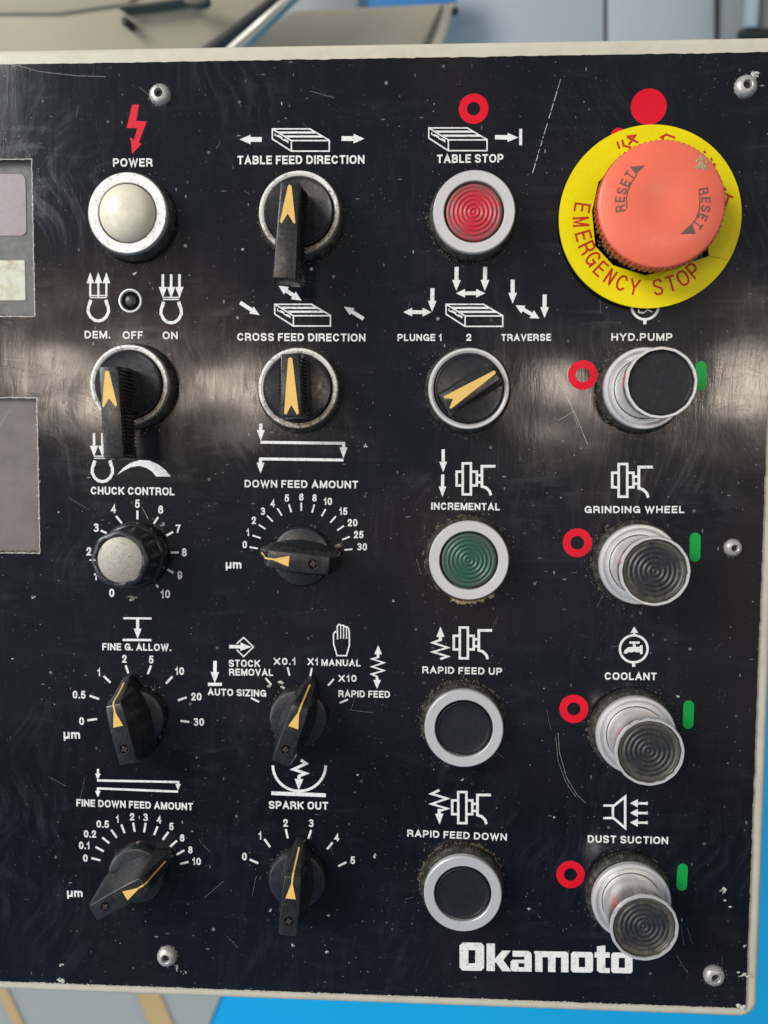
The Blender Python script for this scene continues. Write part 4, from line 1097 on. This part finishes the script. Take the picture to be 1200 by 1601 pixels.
def f(pr):
    pr.s(z((525, 113), (715, 115)), 3); pr.arrow(*z((622, 115), (622, 252)), w=4.6, hw=12, hl=16); pr.s(z((522, 258), (715, 260)), 3.6)
sym('white arrow between two bars above FINE G. ALLOW.', f)
z = Z(300, 960, 3.529)
def f(pr): pr.arrow(*z((127, 258), (126, 380)), w=5.6, hw=13, hl=17); pr.s(z((88, 387), (165, 387)), 5)
sym('white arrow on a bar above AUTO SIZING', f)
def f(pr):
    pr.arrow(*z((205, 179), (327, 181)), w=5.4, hw=13, hl=17); pr.s(z((247, 163), (285, 129), (339, 181), (285, 234), (247, 197)), 2)
sym('white arrow into a diamond above STOCK REMOVAL', f)
def f(pr):
    pr.s(z((803, 140), (801, 66), (812, 56), (822, 62), (836, 62), (843, 70), (855, 70), (864, 80), (867, 100), (868, 170), (852, 229), (800, 229), (781, 165), (780, 110), (790, 96), (803, 104)), 2.1)
    for x, y in ((820, 62), (836, 66), (852, 74)): pr.s(z((x, y), (x, 136)), 1.6)
sym('white hand symbol above MANUAL', f)
def f(pr):
    pr.arrow(*z((1026, 240), (1027, 172)), w=4.4, hw=12, hl=14); pr.arrow(*z((1021, 350), (1020, 412)), w=4.4, hw=12, hl=14)
    pr.s(z((1026, 238), (992, 247), (1058, 268), (992, 290), (1058, 311), (992, 331), (1020, 345)), 2.8, cap=True)
sym('white zigzag double arrow above RAPID FEED', f)
z = Z(340, 1180, 4.286)
def f(pr):
    pr.s(z(*[(547 + 177 * math.cos(math.radians(a)), 70 + 172 * math.sin(math.radians(a))) for a in range(0, 181, 9)]), 4.2)
    pr.s(z((360, 256), (725, 270)), 6)
    pr.s(z((558, 34), (592, 58), (508, 97), (592, 124), (545, 140)), 4.6); pr.arrow(*z((546, 138), (543, 234)), w=5, hw=13.5, hl=17)
sym('white half circle with a zigzag arrow above SPARK OUT', f)
def wheel(pr, x, y, s=1.0):
    """x,y: upper left of the grinding wheel symbol (px)"""
    q = lambda *pts: [(x + a * s / 4, y + b * s / 4) for a, b in pts]; lw = 3.8 * s
    pr.s(q((44, 58), (8, 58), (8, 144), (44, 144)), lw); pr.s(q((46, 6), (97, 6), (97, 200), (46, 200)), lw, closed=True)
    pr.s(q((100, 58), (134, 58), (134, 144), (100, 144)), lw); pr.s(q((134, 80), (160, 80)), lw); pr.s(q((134, 124), (160, 124)), lw)
    pr.s(q((250, 24), (166, 24), (166, 150), (192, 158), (214, 180), (222, 206)), lw + .4)
wheel_at = lambda lab, x, y, s: sym(lab, lambda pr: wheel(pr, x, y, s))
wheel_at('white grinding wheel symbol above INCREMENTAL', 711.5, 723, 1.0)
wheel_at('white grinding wheel symbol above RAPID FEED UP', 707, 979.5, .99)
wheel_at('white grinding wheel symbol above RAPID FEED DOWN', 704.5, 1236.5, 1.0)
wheel_at('white grinding wheel symbol above GRINDING WHEEL', 954.5, 724, 1.05)
z = Z(600, 380, 4)
arrows('small white arrow down beside the INCREMENTAL symbol', (*z((370, 1290), (370, 1432)), dict(w=5, hw=12, hl=16)), (*z((367, 1447), (365, 1587)), dict(w=5, hw=12, hl=16)))
z = Z(600, 680, 3.64)
def f(pr): pr.arrow(*z((321, 1172), (321, 1090)), w=5, hw=12.6, hl=16); pr.s(z((320, 1166), (278, 1182), (362, 1210), (278, 1234), (362, 1260), (320, 1274)), 3.7)
sym('white zigzag arrow up beside the RAPID FEED UP symbol', f)
z = Z(600, 1060, 2.96)
def f(pr): pr.arrow(*z((255, 605), (257, 677)), w=5, hw=13, hl=17); pr.s(z((256, 518), (220, 535), (292, 557), (220, 582), (292, 603), (256, 614)), 3.9)
sym('white zigzag arrow down beside the RAPID FEED DOWN symbol', f)
z = Z(860, 950, 2.459)
def f(pr):
    m = PXMM(990, 1014); c = P(*z((320, 158))[0]); pr.ring(c, 23.5 * m, 19.8 * m, 56)
    pr.f(z((322, 72), (337, 97), (326, 96), (326, 108), (318, 108), (318, 96), (307, 97))); pr.s(z((320, 205), (320, 227)), 5)
    pr.s(z((303, 134), (342, 134)), 3.6); pr.s(z((322, 134), (322, 152)), 4.2); pr.f(z((281, 176), (285, 163), (300, 151), (344, 150), (344, 144), (354, 144), (354, 178), (344, 178), (344, 170), (332, 172), (322, 168), (312, 172), (300, 170), (294, 176)))
sym('white tap in a circle above COOLANT', f)
def f(pr):
    m = PXMM(1007, 480); c = P(1008, 478.5); pr.ring(c, 23 * m, 19 * m, 56)
    zz = Z(860, 460, 3.2); pr.s(zz((472, 132), (472, 151)), 5.2); pr.s(zz((440, 92), (470, 94)), 2.4); pr.s(zz((442, 76), (440, 92)), 2.4); pr.s(zz((470, 92), (484, 78), (510, 90)), 2)
sym('white circle symbol mostly hidden under the yellow disc, above HYD.PUMP', f)
def f(pr):
    pr.s(z((203, 760), (240, 760), (240, 808), (203, 808)), 3.6); pr.s(z((240, 764), (287, 726), (287, 846), (240, 806)), 3.8)
    for y in (751, 788, 825): pr.arrow(*z((374, y + 1), (306, y)), w=3.6, hw=13, hl=12); pr.s(z((371, y - 6), (371, y + 7)), 1.4)
sym('white horn with three arrows above DUST SUCTION', f)

# maker's name: heavy square letters
def f(pr):
    z = Z(600, 1440, 2.609)
    dy = lambda x: (x - 308) * .017
    q = lambda *pts: z(*[(x, y + dy(x)) for x, y in pts])
    def box(x0, y0, x1, y1, r=6):
        pr.f(q(*[(x0 + r, y0), (x1 - r, y0), (x1, y0 + r), (x1, y1 - r), (x1 - r, y1), (x0 + r, y1), (x0, y1 - r), (x0, y0 + r)]))
    def frame(x0, y0, x1, y1, t, tv, r=8):
        z_ = q
        pr.f(q((x0, y0 + r), (x0 + r, y0), (x0 + t, y0), (x0 + t, y1), (x0 + r, y1), (x0, y1 - r)))
        pr.f(q((x1 - t, y0), (x1 - r, y0), (x1, y0 + r), (x1, y1 - r), (x1 - r, y1), (x1 - t, y1)))
        pr.f(q((x0 + t, y0), (x1 - t, y0), (x1 - t, y0 + tv), (x0 + t, y0 + tv))); pr.f(q((x0 + t, y1 - tv), (x1 - t, y1 - tv), (x1 - t, y1), (x0 + t, y1)))
    B = 200
    frame(308, 86, 408, B, 36, 30, 12)                                   # O
    box(418, 88, 452, B, 2)                                              # k
    pr.f(q((452, 150), (482, 116), (516, 116), (486, 155), (520, B), (482, B), (456, 164), (452, 164)))
    pr.f(q((524, 116), (588, 116), (598, 122), (602, 132), (602, B), (572, B), (572, 140), (524, 140)))   # a
    pr.f(q((516, 160), (524, 152), (572, 152), (572, 166), (548, 166), (548, 182), (572, 182), (572, B), (524, B), (516, 190)))
    pr.f(q((612, 116), (742, 116), (752, 124), (752, B), (722, B), (722, 140), (699, 140), (699, B), (669, B), (669, 140), (646, 140), (646, B), (616, B), (616, 126), (612, 126)))  # m
    frame(762, 116, 852, B, 32, 22, 8)                                   # o
    pr.f(q((858, 116), (868, 116), (868, 92), (902, 88), (902, 116), (920, 116), (920, 138), (902, 138), (902, 180), (920, 180), (920, B), (880, B), (868, 190), (868, 138), (858, 138)))  # t
    frame(926, 116, 1013, B, 31, 22, 8)                                  # o
sym('white maker name Okamoto at the bottom of the plate', f, 'white_print', 'maker_name')

# ------------------------------------------------------------------ what stands behind the panel
def W(px, py, dist):
    """world point seen at px,py at the given distance along the optical axis (m)"""
    d = ray(px, py); return PANEL @ (Vector((0, 0, DIST)) + d * (dist * 1000))
PANELi = PANEL.inverted()
B = {}
B['floor_blue'] = mat_plain('blue_floor_paint', (.0, .50, 1.0), .35, 0, .08, .8, (.0, .22, .6), .001)
B['floor_grey'] = mat_plain('grey_floor_paint', (.42, .46, .47), .5, 0, .2, 1.2, (.28, .32, .35), .001)
B['floor_yellow'] = mat_plain('yellow_floor_line', (.62, .45, .22), .55, 0, .2, 2, (.5, .38, .22), .001)
B['casting'] = mat_plain('beige_machine_paint', (.40, .35, .24), .5, 0, .4, 3.0, (.28, .25, .18), .0005)
B['cover'] = mat_plain('light_cream_sheet', (.70, .62, .46), .4, 0, .35, 4.0, (.44, .39, .28), .0005)
B['pipe'] = mat_plain('pale_steel_pipe', (.52, .49, .42), .35, .3, .4, 6, (.3, .27, .22), .0003)
B['black'] = mat_plain('black_rubber_and_gaps', (.02, .02, .018), .5, 0, .3, 5, (.05, .04, .03), .0003)  # rubber, and the painted shade of holes and gaps
B['slot'] = mat_plain('dark_slot', (.11, .10, .075), .6, 0, .3, 5, (.04, .035, .03), .0003)  # dark brown tone for the slot
B['cabinet'] = mat_plain('pale_blue_grey_cabinet', (.60, .65, .64), .4, 0, .12, 1.5, (.42, .48, .5), .0003)
B['grey'] = mat_plain('mid_grey_paint', (.33, .34, .33), .45, 0, .3, 2, (.2, .2, .2), .0003)
B['blue'] = mat_plain('bright_blue_paint', (.05, .28, .62), .4, 0, .1, 2, (.04, .2, .5), .0003)

# floor: one large sheet, painted zones as thin sheets on it
me = mesh_from('floor', [(-12, -12, 0), (12, -12, 0), (12, 14, 0), (-12, 14, 0)], [(0, 1, 2, 3)])
tag(link('floor', me, B['floor_blue']), kind='structure')
def on_floor(px, py, h):
    a = PANEL @ Vector((0, 0, DIST)); b = W(px, py, 1.0); d = b - a; t = (h - a.z) / d.z; return a + d * t
me = mesh_from('added_dim_floor', [(-12, -12, .004), (12, -12, .004), (12, .12, .004), (-12, .12, .004)], [(0, 1, 2, 3)])  # unseen darker sheet added to weaken the blue reflected in the panel
tag(link('added_dim_floor', me, mat_plain('dim_floor_blue', (.10, .19, .32), .6, 0, .5, .8, (.07, .12, .2), .001)), kind='structure')
def paint(name, pxs, h, mat):
    me = mesh_from(name, [on_floor(x, y, h) for x, y in pxs], [tuple(range(len(pxs)))])
    tag(link(name, me, mat), kind='structure')
paint('grey_floor_zone', [(-120, 1440), (400, 1440), (352, 1540), (322, 1612), (300, 1700), (60, 1700)], .004, B['floor_grey'])
paint('yellow_floor_line', [(170, 1440), (202, 1440), (275, 1612), (285, 1700), (255, 1700), (237, 1612)], .008, B['floor_yellow'])
paint('yellow_floor_line', [(-60, 1440), (-38, 1440), (42, 1612), (70, 1700), (50, 1700), (26, 1612)], .008, B['floor_yellow'])

def box_between(name, mat, pxs, dist, depth, parent=None, bevel=.004):
    """a solid whose front outline is seen at pxs, standing at dist with real depth going away from the camera"""
    a = PANEL @ Vector((0, 0, DIST)); fwd = Vector((0, 1, 0))
    # the front lies in a vertical plane y = const
    y0 = (a + (W(600, 30, dist) - a)).y
    front = []
    for x, y in pxs:
        b = W(x, y, 1.0); d = b - a; t = (y0 - a.y) / d.y; front.append(a + d * t)
    n = len(front)
    bm = prism_bm([v + fwd * depth for v in front], front, bevel, 2)
    return link(name, bm_mesh(name, bm, 30), mat, parent)
def thing(name, label, cat, parts):
    o = bpy.data.objects.new(name, None); COL.objects.link(o); tag(o, label, cat); o.empty_display_size = .1
    vs = [p.matrix_basis @ v.co for p in parts for v in p.data.vertices]
    base = Vector((sum(v.x for v in vs) / len(vs), sum(v.y for v in vs) / len(vs), min(v.z for v in vs)))
    o.location = base
    for p in parts:
        for v in p.data.vertices: v.co -= base
        p.parent = o
    return o
LOW = 420   # hidden behind the panel
# left: column casting with slot and hole
c1 = box_between('casting_body', B['casting'], [(-250, LOW), (-250, -330), (640, -330), (436, 0), (318, 88), (200, LOW)], .85, .04, bevel=.012)
c2 = box_between('casting_shelf', B['casting'], [(-250, 22), (-250, -60), (330, -90), (200, 6), (90, 22)], .846, .03, bevel=.003)
c3 = box_between('slot_lip', B['slot'], [(183, 14), (182, 6), (232, 2), (290, -6), (292, 0), (240, 8)], .83, .03, bevel=.003)
c4 = box_between('bolt_hole', B['black'], [(188, 36), (188, 28), (194, 24), (200, 29), (200, 38), (194, 42)], .83, .03, bevel=.002)
c5 = box_between('slot_lip', B['slot'], [(285, 4), (290, -4), (325, -6), (322, 5), (305, 9)], .82, .02, bevel=.002)
thing('machine_column', 'beige machine casting with a dark slot and bolt hole behind the panel at upper left', 'machine', [c1, c2, c3, c4, c5])
# slanted rubber seal and pipe
p1 = box_between('rubber_seal', B['black'], [(300, 84), (430, -12), (444, -12), (326, 84)], .78, .03, bevel=.002)
p2 = box_between('pipe', B['pipe'], [(338, 84), (446, -12), (470, -12), (372, 84)], .77, .02, bevel=.006)
thing('coolant_pipe', 'pale slanted pipe with a black rubber seal beside the beige casting', 'pipe', [p1, p2])
# cream splash guard / table
t1 = box_between('guard_sheet', B['cover'], [(150, LOW), (330, 100), (455, 15), (706, 3), (690, 70), (660, LOW)], 1.05, .25, bevel=.008)
t2 = box_between('guard_rail', B['cover'], [(655, 120), (700, 2), (716, 1), (676, 120)], 1.00, .04, bevel=.006)
t3 = box_between('guard_groove', B['casting'], [(650, 90), (690, 6), (694, 6), (657, 90)], 1.02, .03, bevel=.002)
t4 = box_between('knob', B['black'], [(706, 20), (706, 10), (717, 10), (717, 20)], .99, .02, bevel=.004)
thing('splash_guard', 'cream sheet metal machine guard with a slanted end rail behind the panel', 'machine guard', [t1, t2, t3, t4])
b1 = box_between('blue_board', B['blue'], [(380, 60), (545, -60), (700, -60), (715, 3), (640, 40)], 1.9, .05, bevel=.004)
tag(b1, 'bright blue board showing as a sliver above the cream machine guard', 'board')
g1 = box_between('tool_cabinet', B['grey'], [(440, 120), (440, -80), (562, -80), (560, 120)], 1.6, .3, bevel=.01)
tag(g1, 'grey cabinet side between the slanted pipe and the blue board', 'cabinet')
# cabinet with two doors
k1 = box_between('carcass', B['grey'], [(700, LOW), (700, -160), (1122, -160), (1124, LOW)], 2.1, .5, bevel=.006)
k2 = box_between('door', B['cabinet'], [(700, LOW), (700, -150), (943, -150), (946, LOW)], 2.06, .03, bevel=.004)
k3 = box_between('door', B['cabinet'], [(952, LOW), (949, -150), (1118, -150), (1116, LOW)], 2.06, .03, bevel=.004)
k4 = box_between('gap_shade', B['black'], [(944.5, LOW), (942, -150), (950, -150), (953.5, LOW)], 2.07, .01, bevel=.001)  # black strip standing in for the shade between the doors
thing('cabinet', 'pale blue grey steel cabinet with two doors and a black gap between them', 'cabinet', [k1, k2, k3, k4])
m1 = box_between('machine_frame', B['grey'], [(1126, LOW), (1135, -120), (1340, -120), (1340, LOW)], 2.0, .4, bevel=.01)
m2 = box_between('opening', B['black'], [(1160, 60), (1160, 44), (1340, 44), (1340, 60)], 1.97, .04, bevel=.003)
m3 = box_between('side_rail', B['cabinet'], [(1168, 42), (1175, -60), (1190, -60), (1184, 42)], 1.96, .04, bevel=.003)
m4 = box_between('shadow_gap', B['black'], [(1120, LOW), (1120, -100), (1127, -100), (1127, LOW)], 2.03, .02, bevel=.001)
thing('grey_machine', 'grey machine frame with a dark opening at the upper right edge', 'machine', [m1, m2, m3, m4])
